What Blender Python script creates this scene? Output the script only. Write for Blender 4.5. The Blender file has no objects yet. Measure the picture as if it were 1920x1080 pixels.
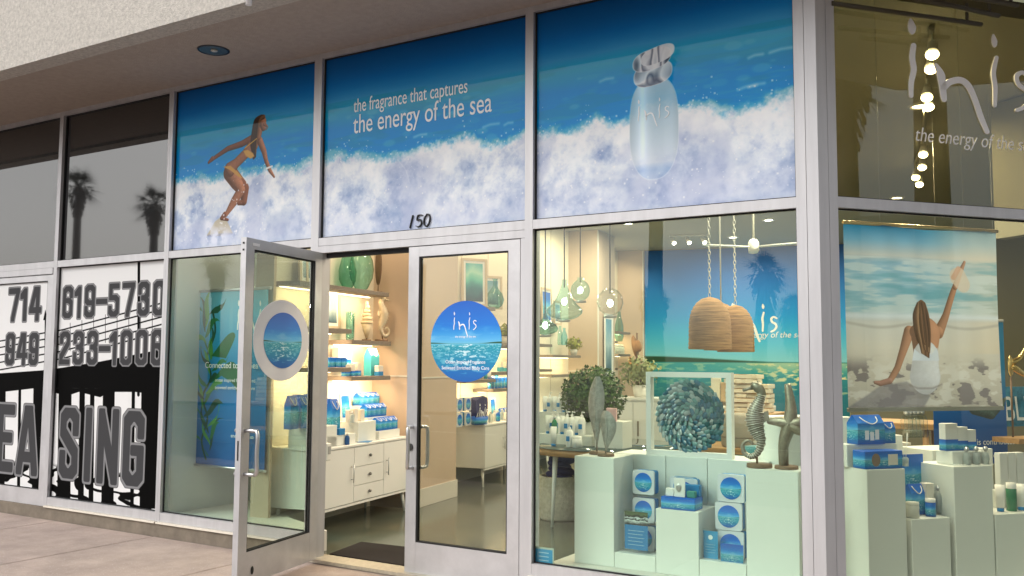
import bpy, math, random
import numpy as np
from mathutils import Matrix, Vector
R_=math.radians
random.seed(7)
S=bpy.context.scene
COL=S.collection
# ---------------- camera (solved from the facade's vanishing points)
F=1741.0
def _n(v): v=np.array(v,float); return v/np.linalg.norm(v)
_X=_n([2845,-121,-F]); _Z=_n([125,-22100,F]); _Z=_n(_Z-_X*(_X@_Z)); _Y=np.cross(_Z,_X)
RC=np.array([_X,_Y,_Z])
CAM=np.array([0,-5.757,1.62])
cd=bpy.data.cameras.new('camera'); cam=bpy.data.objects.new('camera',cd); COL.objects.link(cam)
cd.sensor_width=36; cd.lens=F/1920*36; cd.clip_start=.05; cd.clip_end=900
m=Matrix.Identity(4)
for i in range(3):
    m[i][0]=RC[i][0]; m[i][1]=-RC[i][1]; m[i][2]=-RC[i][2]; m[i][3]=CAM[i]
cam.matrix_world=m; S.camera=cam
# ---------------- sky, sun, exposure
W=bpy.data.worlds.new('World'); S.world=W; W.use_nodes=True
nt=W.node_tree; nt.nodes.clear()
sky=nt.nodes.new('ShaderNodeTexSky'); sky.sky_type='NISHITA'; sky.sun_disc=False
SUN_EL,SUN_AZ=R_(42),R_(215)
sky.sun_elevation=SUN_EL; sky.sun_rotation=SUN_AZ; sky.dust_density=4; sky.air_density=1.2
hs=nt.nodes.new('ShaderNodeHueSaturation'); hs.inputs['Saturation'].default_value=.22
bg=nt.nodes.new('ShaderNodeBackground'); bg.inputs[1].default_value=.10
wo=nt.nodes.new('ShaderNodeOutputWorld')
nt.links.new(sky.outputs[0],hs.inputs['Color']); nt.links.new(hs.outputs[0],bg.inputs[0]); nt.links.new(bg.outputs[0],wo.inputs[0])
sl=bpy.data.lights.new('sun','SUN'); sl.energy=.6; sl.angle=R_(25); sl.color=(1,.97,.93)
so=bpy.data.objects.new('sun',sl); COL.objects.link(so)
# sun_rotation is measured from +Y clockwise seen from above
sd=Vector((math.sin(SUN_AZ)*math.cos(SUN_EL),math.cos(SUN_AZ)*math.cos(SUN_EL),math.sin(SUN_EL)))
so.rotation_euler=sd.to_track_quat('Z','Y').to_euler()
S.view_settings.view_transform='Standard'; S.view_settings.look='None'; S.view_settings.gamma=1
S.view_settings.exposure=0.92
S.cycles.use_denoising=True
S.cycles.max_bounces=7; S.cycles.diffuse_bounces=3; S.cycles.glossy_bounces=4; S.cycles.transmission_bounces=6; S.cycles.transparent_max_bounces=14
S.cycles.caustics_reflective=False; S.cycles.caustics_refractive=False
S.cycles.sample_clamp_indirect=4

# ---------------- pixel -> place helpers
def ray(px,py): return RC@np.array([px-960,py-540,F])
def onY(px,py,y=0.):
    r=ray(px,py);t=(y-CAM[1])/r[1];return CAM+r*t
def onZ(px,py,z=0.):
    r=ray(px,py);t=(z-CAM[2])/r[2];return CAM+r*t
def onP(px,py,P,N):
    r=ray(px,py);t=((np.array(P)-CAM)@N)/(r@N);return CAM+r*t
RA=R_(49.5); RD=np.array([math.cos(RA),math.sin(RA),0]); RN=np.array([math.sin(RA),-math.cos(RA),0]); RP=np.array([-1.34,0,0])
def onR(px,py,off=0.):   # plane parallel to the right facade, off metres inside it -> (s, z)
    q=onP(px,py,RP-RN*off,RN); return float((q-RP)@RD),float(q[2])
IA=R_(9.3); IX=np.array([math.cos(IA),math.sin(IA),0]); IY=np.array([-math.sin(IA),math.cos(IA),0]); IO=np.array([-6.253,2.209,0])
def onI(px,py,x=0.):     # plane parallel to the shelved side wall -> (local y, z)
    q=onP(px,py,IO+IX*x,IX); return float((q-IO)@IY),float(q[2])
def IW(x,y,z=0.): return tuple(IO+IX*x+IY*y+np.array([0,0,z]))
def RW(s,off,z=0.): return tuple(RP+RD*s-RN*off+np.array([0,0,z]))

# ---------------- mesh builder
class MB:
    def __init__(s): s.v=[];s.f=[];s.sm=[]
    def add(s,v,f,smooth=False):
        o=len(s.v); s.v+=[tuple(map(float,p)) for p in v]; s.f+=[tuple(i+o for i in q) for q in f]; s.sm+=[smooth]*len(f); return s
    def box(s,x0,x1,y0,y1,z0,z1):
        v=[(x,y,z) for z in (z0,z1) for y in (y0,y1) for x in (x0,x1)]
        return s.add(v,[(0,2,3,1),(4,5,7,6),(0,1,5,4),(2,6,7,3),(0,4,6,2),(1,3,7,5)])
    def rbox(s,x0,x1,y0,y1,z0,z1,b=.004):   # box with chamfered edges
        v=[];xs=(x0,x1);ys=(y0,y1);zs=(z0,z1)
        import itertools
        idx={}
        for i,j,k in itertools.product((0,1),repeat=3):
            sx,sy,sz=(1-2*i),(1-2*j),(1-2*k)
            for a in range(3):
                p=[xs[i]+sx*b,ys[j]+sy*b,zs[k]+sz*b]
                p[a]=(xs[i],ys[j],zs[k])[a]
                idx[(i,j,k,a)]=len(v); v.append(p)
        f=[]
        for a in range(3):
            o=[t for t in range(3) if t!=a]
            for e in (0,1):
                q=[]
                for (p1,p2) in ((0,0),(1,0),(1,1),(0,1)):
                    c=[0,0,0]; c[a]=e; c[o[0]]=p1; c[o[1]]=p2; q.append(idx[(*c,a)])
                f.append(q)
        for a in range(3):
            o=[t for t in range(3) if t!=a]
            for p1 in (0,1):
                for p2 in (0,1):
                    c0=[0,0,0];c1=[0,0,0];c1[a]=1
                    c0[o[0]]=c1[o[0]]=p1;c0[o[1]]=c1[o[1]]=p2
                    f.append((idx[(*c0,o[0])],idx[(*c1,o[0])],idx[(*c1,o[1])],idx[(*c0,o[1])]))
        for c in itertools.product((0,1),repeat=3): f.append((idx[(*c,0)],idx[(*c,1)],idx[(*c,2)]))
        # orient outward
        cx=np.array([(x0+x1)/2,(y0+y1)/2,(z0+z1)/2]);out=[]
        for q in f:
            P=[np.array(v[i]) for i in q]; nn=np.cross(P[1]-P[0],P[2]-P[0])
            out.append(tuple(q) if nn@(sum(P)/len(P)-cx)>0 else tuple(q[::-1]))
        return s.add(v,out)
    def prism(s,poly,y0,y1):    # polygon in XZ
        n=len(poly); v=[(p[0],y0,p[1]) for p in poly]+[(p[0],y1,p[1]) for p in poly]
        ar=sum(poly[i][0]*poly[(i+1)%n][1]-poly[(i+1)%n][0]*poly[i][1] for i in range(n))
        f=[tuple(range(n)),tuple(range(2*n-1,n-1,-1))]+[(i,n+i,n+(i+1)%n,(i+1)%n) for i in range(n)]
        if ar<0: f=[q[::-1] for q in f]
        return s.add(v,f)
    def slab(s,poly,z0,z1):     # polygon in XY
        n=len(poly); v=[(p[0],p[1],z0) for p in poly]+[(p[0],p[1],z1) for p in poly]
        ar=sum(poly[i][0]*poly[(i+1)%n][1]-poly[(i+1)%n][0]*poly[i][1] for i in range(n))
        f=[tuple(range(n))[::-1],tuple(range(n,2*n))]+[(i,(i+1)%n,n+(i+1)%n,n+i) for i in range(n)]
        if ar<0: f=[q[::-1] for q in f]
        return s.add(v,f)
    def lathe(s,pr,seg=20,cx=0,cy=0,cz=0,sx=1,sy=1,closed=True):
        n=len(pr);v=[];f=[]
        for r,z in pr:
            for k in range(seg):
                a=2*math.pi*k/seg; v.append((cx+r*sx*math.cos(a),cy+r*sy*math.sin(a),cz+z))
        for i in range(n-1):
            for k in range(seg):
                k2=(k+1)%seg; f.append((i*seg+k,i*seg+k2,(i+1)*seg+k2,(i+1)*seg+k))
        s.add(v,f,True)
        if closed:
            o=len(s.v)-n*seg
            s.f.append(tuple(o+k for k in range(seg))[::-1]); s.f.append(tuple(o+(n-1)*seg+k for k in range(seg))); s.sm+=[False,False]
        return s
    def tube(s,pts,r,seg=8,caps=True):
        pts=[Vector(p) for p in pts]; n=len(pts); rr=r if isinstance(r,(list,tuple)) else [r]*n
        v=[];f=[];ref=None
        for i,p in enumerate(pts):
            t=(pts[min(i+1,n-1)]-pts[max(i-1,0)]).normalized()
            if ref is None: ref=Vector((0,0,1)) if abs(t.z)<.9 else Vector((1,0,0))
            a=t.cross(ref).normalized(); b=a.cross(t).normalized(); ref=b
            for k in range(seg):
                g=2*math.pi*k/seg; v.append(p+a*math.cos(g)*rr[i]+b*math.sin(g)*rr[i])
        for i in range(n-1):
            for k in range(seg):
                k2=(k+1)%seg; f.append((i*seg+k,(i+1)*seg+k,(i+1)*seg+k2,i*seg+k2))
        s.add(v,f,True)
        if caps:
            o=len(s.v)-n*seg
            s.f.append(tuple(o+k for k in range(seg))); s.f.append(tuple(o+(n-1)*seg+k for k in range(seg))[::-1]); s.sm+=[False,False]
        return s
    def ell(s,c,r,seg=14,rings=9):
        pr=[(math.sin(math.pi*i/rings),-math.cos(math.pi*i/rings)) for i in range(rings+1)]
        pr[0]=(.001,-1);pr[-1]=(.001,1)
        v=[];f=[]
        for a,z in pr:
            for k in range(seg):
                g=2*math.pi*k/seg; v.append((c[0]+a*r[0]*math.cos(g),c[1]+a*r[1]*math.sin(g),c[2]+z*r[2]))
        for i in range(rings):
            for k in range(seg):
                k2=(k+1)%seg; f.append((i*seg+k,i*seg+k2,(i+1)*seg+k2,(i+1)*seg+k))
        return s.add(v,f,True)
    def disc(s,cx,cz,rx,rz,y0,y1,seg=40):
        return s.prism([(cx+rx*math.cos(2*math.pi*k/seg),cz+rz*math.sin(2*math.pi*k/seg)) for k in range(seg)],y0,y1)
    def build(s,name,mat,parent=None,uv=None):
        me=bpy.data.meshes.new(name); me.from_pydata(s.v,[],s.f)
        me.polygons.foreach_set('use_smooth',s.sm)
        if uv:      # planar UV on XZ: (x0,x1,z0,z1)
            l=me.uv_layers.new(name='UVMap'); x0,x1,z0,z1=uv
            for lp in me.loops:
                c=me.vertices[lp.vertex_index].co; l.data[lp.index].uv=((c.x-x0)/(x1-x0),(c.z-z0)/(z1-z0))
        me.materials.append(mat); me.update()
        o=bpy.data.objects.new(name,me); COL.objects.link(o)
        if parent: o.parent=parent
        return o
def B(*a): return MB().box(*a)
def tag(o,label=None,cat=None,group=None,kind=None):
    if label: o['label']=label
    if cat: o['category']=cat
    if group: o['group']=group
    if kind: o['kind']=kind
    return o
def thing(name,label,cat,loc=(0,0,0),rz=0.,group=None):
    o=bpy.data.objects.new(name,None); COL.objects.link(o); o.empty_display_size=.1
    o.location=tuple(map(float,loc)); o.rotation_euler=(0,0,rz)
    return tag(o,label,cat,group)
def link(me,name,parent,loc=(0,0,0),rot=(0,0,0),sc=(1,1,1)):
    o=bpy.data.objects.new(name,me); COL.objects.link(o); o.parent=parent; o.location=loc; o.rotation_euler=rot; o.scale=sc; return o
def dup(root,loc,rz=None,label=None,group=None,scale=None):
    r=root.copy(); COL.objects.link(r); r.location=tuple(map(float,loc))
    if rz is not None: r.rotation_euler=(0,0,rz)
    if label: r['label']=label
    if group: r['group']=group
    if scale: r.scale=scale
    for ch in list(root.children):
        c=ch.copy(); COL.objects.link(c); c.parent=r
        for g in list(ch.children):
            d=g.copy(); COL.objects.link(d); d.parent=c
    return r

# ---------------- materials
MATS={}
def M(name,col,rough=.6,metal=0.,noise=0.,nscale=8.,bump=0.,bscale=120.,coat=0.,spec=.5,trans=0.,col2=None,ior=1.45,emit=None,es=0.,stretch=None,speck=None):
    if name in MATS: return MATS[name]
    m=bpy.data.materials.new(name); m.use_nodes=True; t=m.node_tree; b=t.nodes['Principled BSDF']
    b.inputs['Base Color'].default_value=(*col,1); b.inputs['Roughness'].default_value=rough; b.inputs['Metallic'].default_value=metal
    b.inputs['Specular IOR Level'].default_value=spec; b.inputs['Coat Weight'].default_value=coat; b.inputs['Coat Roughness'].default_value=.02
    b.inputs['Transmission Weight'].default_value=trans; b.inputs['IOR'].default_value=ior
    if emit: b.inputs['Emission Color'].default_value=(*emit,1); b.inputs['Emission Strength'].default_value=es
    tc=t.nodes.new('ShaderNodeTexCoord'); src=tc.outputs['Object']
    if stretch:
        mp=t.nodes.new('ShaderNodeMapping'); mp.inputs['Scale'].default_value=stretch; t.links.new(src,mp.inputs[0]); src=mp.outputs[0]
    if noise>0:
        n=t.nodes.new('ShaderNodeTexNoise'); n.inputs['Scale'].default_value=nscale; n.inputs['Detail'].default_value=6; n.inputs['Roughness'].default_value=.65
        r=t.nodes.new('ShaderNodeValToRGB'); c2=col2 or tuple(c*(1-noise) for c in col)
        r.color_ramp.elements[0].position=.3; r.color_ramp.elements[1].position=.7
        r.color_ramp.elements[0].color=(*c2,1); r.color_ramp.elements[1].color=(*(tuple(min(1,c*(1+noise*.4)) for c in col) if not col2 else col),1)
        t.links.new(src,n.inputs['Vector']); t.links.new(n.outputs['Fac'],r.inputs[0]); t.links.new(r.outputs[0],b.inputs['Base Color'])
    if speck:   # exposed aggregate flecks and darker worn blotches
        vo=t.nodes.new('ShaderNodeTexVoronoi'); vo.inputs['Scale'].default_value=speck; rr_=t.nodes.new('ShaderNodeValToRGB'); rr_.color_ramp.elements[0].position=.10; rr_.color_ramp.elements[0].color=(1,1,1,1); rr_.color_ramp.elements[1].position=.22; rr_.color_ramp.elements[1].color=(0,0,0,1)
        mc=t.nodes.new('ShaderNodeMix'); mc.data_type='RGBA'; mc.inputs[7].default_value=(.72,.66,.60,1); nb=t.nodes.new('ShaderNodeTexNoise'); nb.inputs['Scale'].default_value=.8; nb.inputs['Detail'].default_value=8; mm=t.nodes.new('ShaderNodeMath'); mm.operation='MULTIPLY'
        t.links.new(src,vo.inputs['Vector']); t.links.new(src,nb.inputs['Vector']); t.links.new(vo.outputs['Distance'],rr_.inputs[0]); t.links.new(rr_.outputs[0],mm.inputs[0]); t.links.new(nb.outputs['Fac'],mm.inputs[1]); t.links.new(mm.outputs[0],mc.inputs[0]); t.links.new(r.outputs[0],mc.inputs[6]); t.links.new(mc.outputs[2],b.inputs['Base Color'])
    if bump>0:
        n2=t.nodes.new('ShaderNodeTexNoise'); n2.inputs['Scale'].default_value=bscale; n2.inputs['Detail'].default_value=4
        bp=t.nodes.new('ShaderNodeBump'); bp.inputs['Strength'].default_value=bump; bp.inputs['Distance'].default_value=.01
        t.links.new(src,n2.inputs['Vector']); t.links.new(n2.outputs['Fac'],bp.inputs['Height']); t.links.new(bp.outputs[0],b.inputs['Normal'])
    MATS[name]=m; return m
def MG(name,tint,ior=1.7,rough=0.,edge=0.):   # thin window glass: tinted see-through plus a mirror share by angle
    if name in MATS: return MATS[name]
    m=bpy.data.materials.new(name); m.use_nodes=True; t=m.node_tree; t.nodes.clear()
    o=t.nodes.new('ShaderNodeOutputMaterial'); mx=t.nodes.new('ShaderNodeMixShader'); tr=t.nodes.new('ShaderNodeBsdfTransparent'); gl=t.nodes.new('ShaderNodeBsdfGlossy'); fr=t.nodes.new('ShaderNodeFresnel')
    tr.inputs[0].default_value=(*tint,1); gl.inputs['Roughness'].default_value=rough; gl.inputs[0].default_value=(.95,1,.97,1); fr.inputs[0].default_value=ior
    ge=t.nodes.new('ShaderNodeNewGeometry'); sb=t.nodes.new('ShaderNodeMath'); sb.operation='SUBTRACT'; sb.inputs[0].default_value=1; mu=t.nodes.new('ShaderNodeMath'); mu.operation='MULTIPLY'
    t.links.new(ge.outputs['Backfacing'],sb.inputs[1]); t.links.new(sb.outputs[0],mu.inputs[1]); t.links.new(fr.outputs[0],mu.inputs[0]); t.links.new(mu.outputs[0],mx.inputs[0])
    sq=tuple(c**.5 for c in tint); tr.inputs[0].default_value=(*sq,1)   # two faces per sheet
    if edge:
        lw=t.nodes.new('ShaderNodeLayerWeight'); lw.inputs[0].default_value=.35; rp=t.nodes.new('ShaderNodeValToRGB'); rp.color_ramp.elements[0].color=(*sq,1); rp.color_ramp.elements[0].position=.35; rp.color_ramp.elements[1].color=(*[c**(edge*2) for c in tint],1); t.links.new(lw.outputs['Facing'],rp.inputs[0]); t.links.new(rp.outputs[0],tr.inputs[0])
    # 
    t.links.new(tr.outputs[0],mx.inputs[1]); t.links.new(gl.outputs[0],mx.inputs[2]); t.links.new(mx.outputs[0],o.inputs[0])
    MATS[name]=m; return m
def MI(name,img,coord='UV',rough=.5,coat=0.,metal=0.,spec=.5,alpha=False,emis=0.,coat_ior=1.7):   # printed surface: picture painted by this script
    m=bpy.data.materials.new(name); m.use_nodes=True; t=m.node_tree; b=t.nodes['Principled BSDF']
    i=t.nodes.new('ShaderNodeTexImage'); i.image=img; i.extension='EXTEND'; tc=t.nodes.new('ShaderNodeTexCoord')
    if coord=='UV': t.links.new(tc.outputs['UV'],i.inputs[0])
    else:
        sp=t.nodes.new('ShaderNodeSeparateXYZ'); cb=t.nodes.new('ShaderNodeCombineXYZ'); ad=t.nodes.new('ShaderNodeMath'); ad.operation='ADD'
        t.links.new(tc.outputs['Generated'],sp.inputs[0]); t.links.new(sp.outputs['Z'],cb.inputs['Y']); t.links.new(sp.outputs['X'],ad.inputs[0]); 
        mu=t.nodes.new('ShaderNodeMath'); mu.operation='MULTIPLY'; mu.inputs[1].default_value=.5; t.links.new(sp.outputs['Y'],mu.inputs[0]); t.links.new(mu.outputs[0],ad.inputs[1]); t.links.new(ad.outputs[0],cb.inputs['X'])
        i.extension='MIRROR'; t.links.new(cb.outputs[0],i.inputs[0])
    t.links.new(i.outputs[0],b.inputs['Base Color']); b.inputs['Roughness'].default_value=rough; b.inputs['Coat Weight'].default_value=coat; b.inputs['Coat Roughness'].default_value=0; b.inputs['Coat IOR'].default_value=coat_ior; b.inputs['Specular IOR Level'].default_value=spec
    if emis:   # thin cloth: part of the light comes through from behind
        tl=t.nodes.new('ShaderNodeBsdfTranslucent'); ms=t.nodes.new('ShaderNodeMixShader'); ms.inputs[0].default_value=emis; out=t.nodes['Material Output']
        t.links.new(i.outputs[0],tl.inputs[0]); t.links.new(b.outputs[0],ms.inputs[1]); t.links.new(tl.outputs[0],ms.inputs[2]); t.links.new(ms.outputs[0],out.inputs[0])
    MATS[name]=m; return m

# ---------------- painter for flat prints (numpy, metric plane coordinates)
def vnoise(X,Z,seed):
    rs=np.random.RandomState(seed); G=rs.rand(257,257); xi=np.floor(X).astype(int); zi=np.floor(Z).astype(int); fx=X-xi; fz=Z-zi; fx=fx*fx*(3-2*fx); fz=fz*fz*(3-2*fz)
    a=G[zi%256,xi%256];b=G[zi%256,(xi+1)%256];c=G[(zi+1)%256,xi%256];d=G[(zi+1)%256,(xi+1)%256]
    return (a*(1-fx)+b*fx)*(1-fz)+(c*(1-fx)+d*fx)*fz
def fbm(X,Z,sc,octv=5,seed=1,gain=.55):
    t=0;a=1;n=0
    for o in range(octv): t=t+a*vnoise(X*sc*2**o+o*17.3,Z*sc*2**o+o*9.1,seed+o); n+=a; a*=gain
    return t/n
def sst(a,b,x): t=np.clip((x-a)/(b-a),0,1); return t*t*(3-2*t)
class Art:
    def __init__(s,x0,x1,z0,z1,ppm,bg=(255,255,255)):
        s.x0,s.x1,s.z0,s.z1=x0,x1,z0,z1; s.w=max(8,int((x1-x0)*ppm)); s.h=max(8,int((z1-z0)*ppm)); s.px=1/ppm
        xs=x0+(np.arange(s.w)+.5)/s.w*(x1-x0); zs=z0+(np.arange(s.h)+.5)/s.h*(z1-z0); s.X,s.Z=np.meshgrid(xs,zs)
        s.c=np.zeros((s.h,s.w,3)); s.c[:]=np.array(bg)/255.
    def mix(s,mask,col):
        col=np.array(col,float)
        if col.ndim==1: col=col/255.
        s.c=s.c*(1-mask[...,None])+col*mask[...,None]
    def ramp(s,val,stops):
        v=np.array([a for a,_ in stops]); C=np.array([c for _,c in stops])/255.
        return np.stack([np.interp(val,v,C[:,k]) for k in range(3)],-1)
    def sdpoly(s,poly):
        d=np.full(s.X.shape,1e9); ins=np.zeros(s.X.shape,bool); n=len(poly)
        for i in range(n):
            x0,z0=poly[i]; x1,z1=poly[(i+1)%n]; ex,ez=x1-x0,z1-z0; wx=s.X-x0; wz=s.Z-z0
            t=np.clip((wx*ex+wz*ez)/(ex*ex+ez*ez+1e-12),0,1); d=np.minimum(d,(wx-ex*t)**2+(wz-ez*t)**2)
            c=((z0>s.Z)!=(z1>s.Z)); 
            with np.errstate(divide='ignore',invalid='ignore'): xi=x0+(s.Z-z0)/(z1-z0 if z1!=z0 else 1e-9)*ex
            ins^=c&(s.X<xi)
        return np.where(ins,-np.sqrt(d),np.sqrt(d))
    def cov(s,sd,soft=1.): return np.clip(.5-sd/(s.px*soft),0,1)
    def poly(s,poly,col,soft=1.,op=1.):
        c=s.crop(poly,s.px*(soft+3))
        if c is None: return
        c.mix(c.cov(c.sdpoly(poly),soft)*op,col); s.back(c)
    def seg(s,a,b,ra,rb):
        ex,ez=b[0]-a[0],b[1]-a[1]; wx=s.X-a[0]; wz=s.Z-a[1]; t=np.clip((wx*ex+wz*ez)/(ex*ex+ez*ez+1e-12),0,1)
        dx=wx-ex*t; dz=wz-ez*t; r=ra+(rb-ra)*t; d=np.hypot(dx,dz); return d-r,dx/np.maximum(r,1e-6),dz/np.maximum(r,1e-6)
    def crop(s,pts,pad):
        xs=[p[0] for p in pts];zs=[p[1] for p in pts]; k=1/s.px; i0=max(0,int((min(xs)-pad-s.x0)*k)-4);i1=min(s.w,int((max(xs)+pad-s.x0)*k)+5);j0=max(0,int((min(zs)-pad-s.z0)*k)-4);j1=min(s.h,int((max(zs)+pad-s.z0)*k)+5)
        if i1<=i0 or j1<=j0: return None
        c=Art.__new__(Art); c.X=s.X[j0:j1,i0:i1]; c.Z=s.Z[j0:j1,i0:i1]; c.c=s.c[j0:j1,i0:i1]; c.px=s.px; c.view=(j0,j1,i0,i1); return c
    def back(s,c): j0,j1,i0,i1=c.view; s.c[j0:j1,i0:i1]=c.c
    def limb(s,pts,rs,col,L=(.6,.5),amb=.5,soft=1.5,tex=0.,seed=3):
        c=s.crop(pts,max(rs)*1.1+s.px*4)
        if c is None: return
        best=np.full(c.X.shape,1e9); nx=np.zeros(c.X.shape); nz=np.zeros(c.X.shape)
        for i in range(len(pts)-1):
            d,a,b=c.seg(pts[i],pts[i+1],rs[i],rs[i+1]); k=d<best; best=np.where(k,d,best); nx=np.where(k,a,nx); nz=np.where(k,b,nz)
        ny=np.sqrt(np.clip(1-nx**2-nz**2,0,1)); l=amb+(1-amb)*np.clip(nx*L[0]+nz*L[1]+ny*.6,0,1.2)
        if tex: l=l*(1-tex+2*tex*fbm(c.X,c.Z,60,3,seed))
        c.mix(c.cov(best,soft),np.clip((np.array(col)/255.)[None,None]*l[...,None],0,1)); s.back(c)
    def line(s,pts,w,col,op=1.,soft=1.):
        c=s.crop(pts,w+s.px*(soft+3))
        if c is None: return
        d=np.full(c.X.shape,1e9)
        for i in range(len(pts)-1): d=np.minimum(d,c.seg(pts[i],pts[i+1],w/2,w/2)[0])
        c.mix(c.cov(d,soft)*op,col); s.back(c)
    def image(s,name,alpha=None):
        im=bpy.data.images.new(name,s.w,s.h,alpha=alpha is not None); a=np.ones((s.h,s.w,4),np.float32); a[...,:3]=np.clip(s.c,0,1)
        if alpha is not None: a[...,3]=alpha
        im.pixels.foreach_set(a.ravel()); im.update(); im.pack(); return im

# ---------------- hand lettering
def LW(kind): pass
INIS=[('d',(9,193),8,15),('s',[(11,158,5),(8,135,5.5),(10,112,5.5),(5,88,5),(4,62,4)]),
 ('s',[(50,126,4),(58,110,8),(60,92,7),(62,70,6),(63,62,5)]),('s',[(62,84,6),(74,97,7),(94,103,7),(108,94,7),(119,70,6),(129,38,6),(140,10,5)]),
 ('d',(160,188),6,13),('s',[(163,156,4),(156,126,5),(158,98,5),(156,62,4)]),
 ('s',[(226,126,4),(212,133,4.5),(200,124,5),(204,108,5),(220,97,5),(224,82,5),(213,66,4.5),(198,58,4)])]
def spline(p,k=5):
    o=[]; n=len(p)
    for i in range(n-1):
        a,b,c,d=[np.array(p[min(max(j,0),n-1)],float) for j in (i-1,i,i+1,i+2)]
        for t in np.arange(k)/k: o.append(tuple(.5*(2*b+(c-a)*t+(2*a-5*b+4*c-d)*t*t+(3*b-a-3*c+d)*t**3)))
    o.append(tuple(map(float,p[-1]))); return o
def glyph_mb(strokes,x,z,sc,y0,y1,w=1.,shear=0.):
    mb=MB()
    for st in strokes:
        if st[0]=='d':
            (cx,cz),rx,rz=st[1],st[2],st[3]; P=[]
            for k in range(18):
                a=2*math.pi*k/18; q=1-.45*max(0,math.sin(a)); P.append((cx+rx*w*math.cos(a)*q-rx*.3*max(0,math.sin(a)),cz+rz*math.sin(a)))
        else:
            pts=spline(st[1]); L=[];Rr=[]
            for i,(px,pz,r) in enumerate(pts):
                a=pts[max(i-1,0)];b=pts[min(i+1,len(pts)-1)]; tx,tz=b[0]-a[0],b[1]-a[1]; l=math.hypot(tx,tz) or 1; nx,nz=-tz/l,tx/l
                L.append((px+nx*r*w,pz+nz*r*w));Rr.append((px-nx*r*w,pz-nz*r*w))
                if i in(0,len(pts)-1):
                    s_=-1 if i==0 else 1
                    cap=[(px+s_*tx/l*r*w*math.sin(g)+nx*r*w*math.cos(g),pz+s_*tz/l*r*w*math.sin(g)+nz*r*w*math.cos(g)) for g in (math.pi*.25,math.pi*.5,math.pi*.75)]
                    if i==0: c0=cap
                    else: c1=cap
            P=L+c1+Rr[::-1]+c0[::-1]
        mb.prism([(x+(p[0]+shear*p[1])*sc,z+p[1]*sc) for p in P],y0,y1)
    return mb
def text(body,size,mat,parent,loc,name='lettering',align='LEFT',bold=0.,shear=0.,ext=.0006,rot=(R_(90),0,0),sx=1.,space=1.,line=1.,fit=None):
    c=bpy.data.curves.new(name,'FONT'); c.body=body; c.size=size; c.align_x=align; c.offset=bold; c.shear=shear; c.extrude=ext; c.space_character=space; c.space_line=line
    c.materials.append(mat); o=bpy.data.objects.new(name,c); COL.objects.link(o); o.parent=parent; o.location=loc; o.rotation_euler=rot; o.scale=(sx,1,1)
    bpy.context.view_layer.update(); me=bpy.data.meshes.new_from_object(o); me.name=name
    if fit: xs=[v.co.x for v in me.vertices]; sx=fit/(max(xs)-min(xs))
    q=bpy.data.objects.new(name,me); COL.objects.link(q); q.parent=parent; q.location=loc; q.rotation_euler=rot; q.scale=(sx,1,1); bpy.data.objects.remove(o); return q
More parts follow.
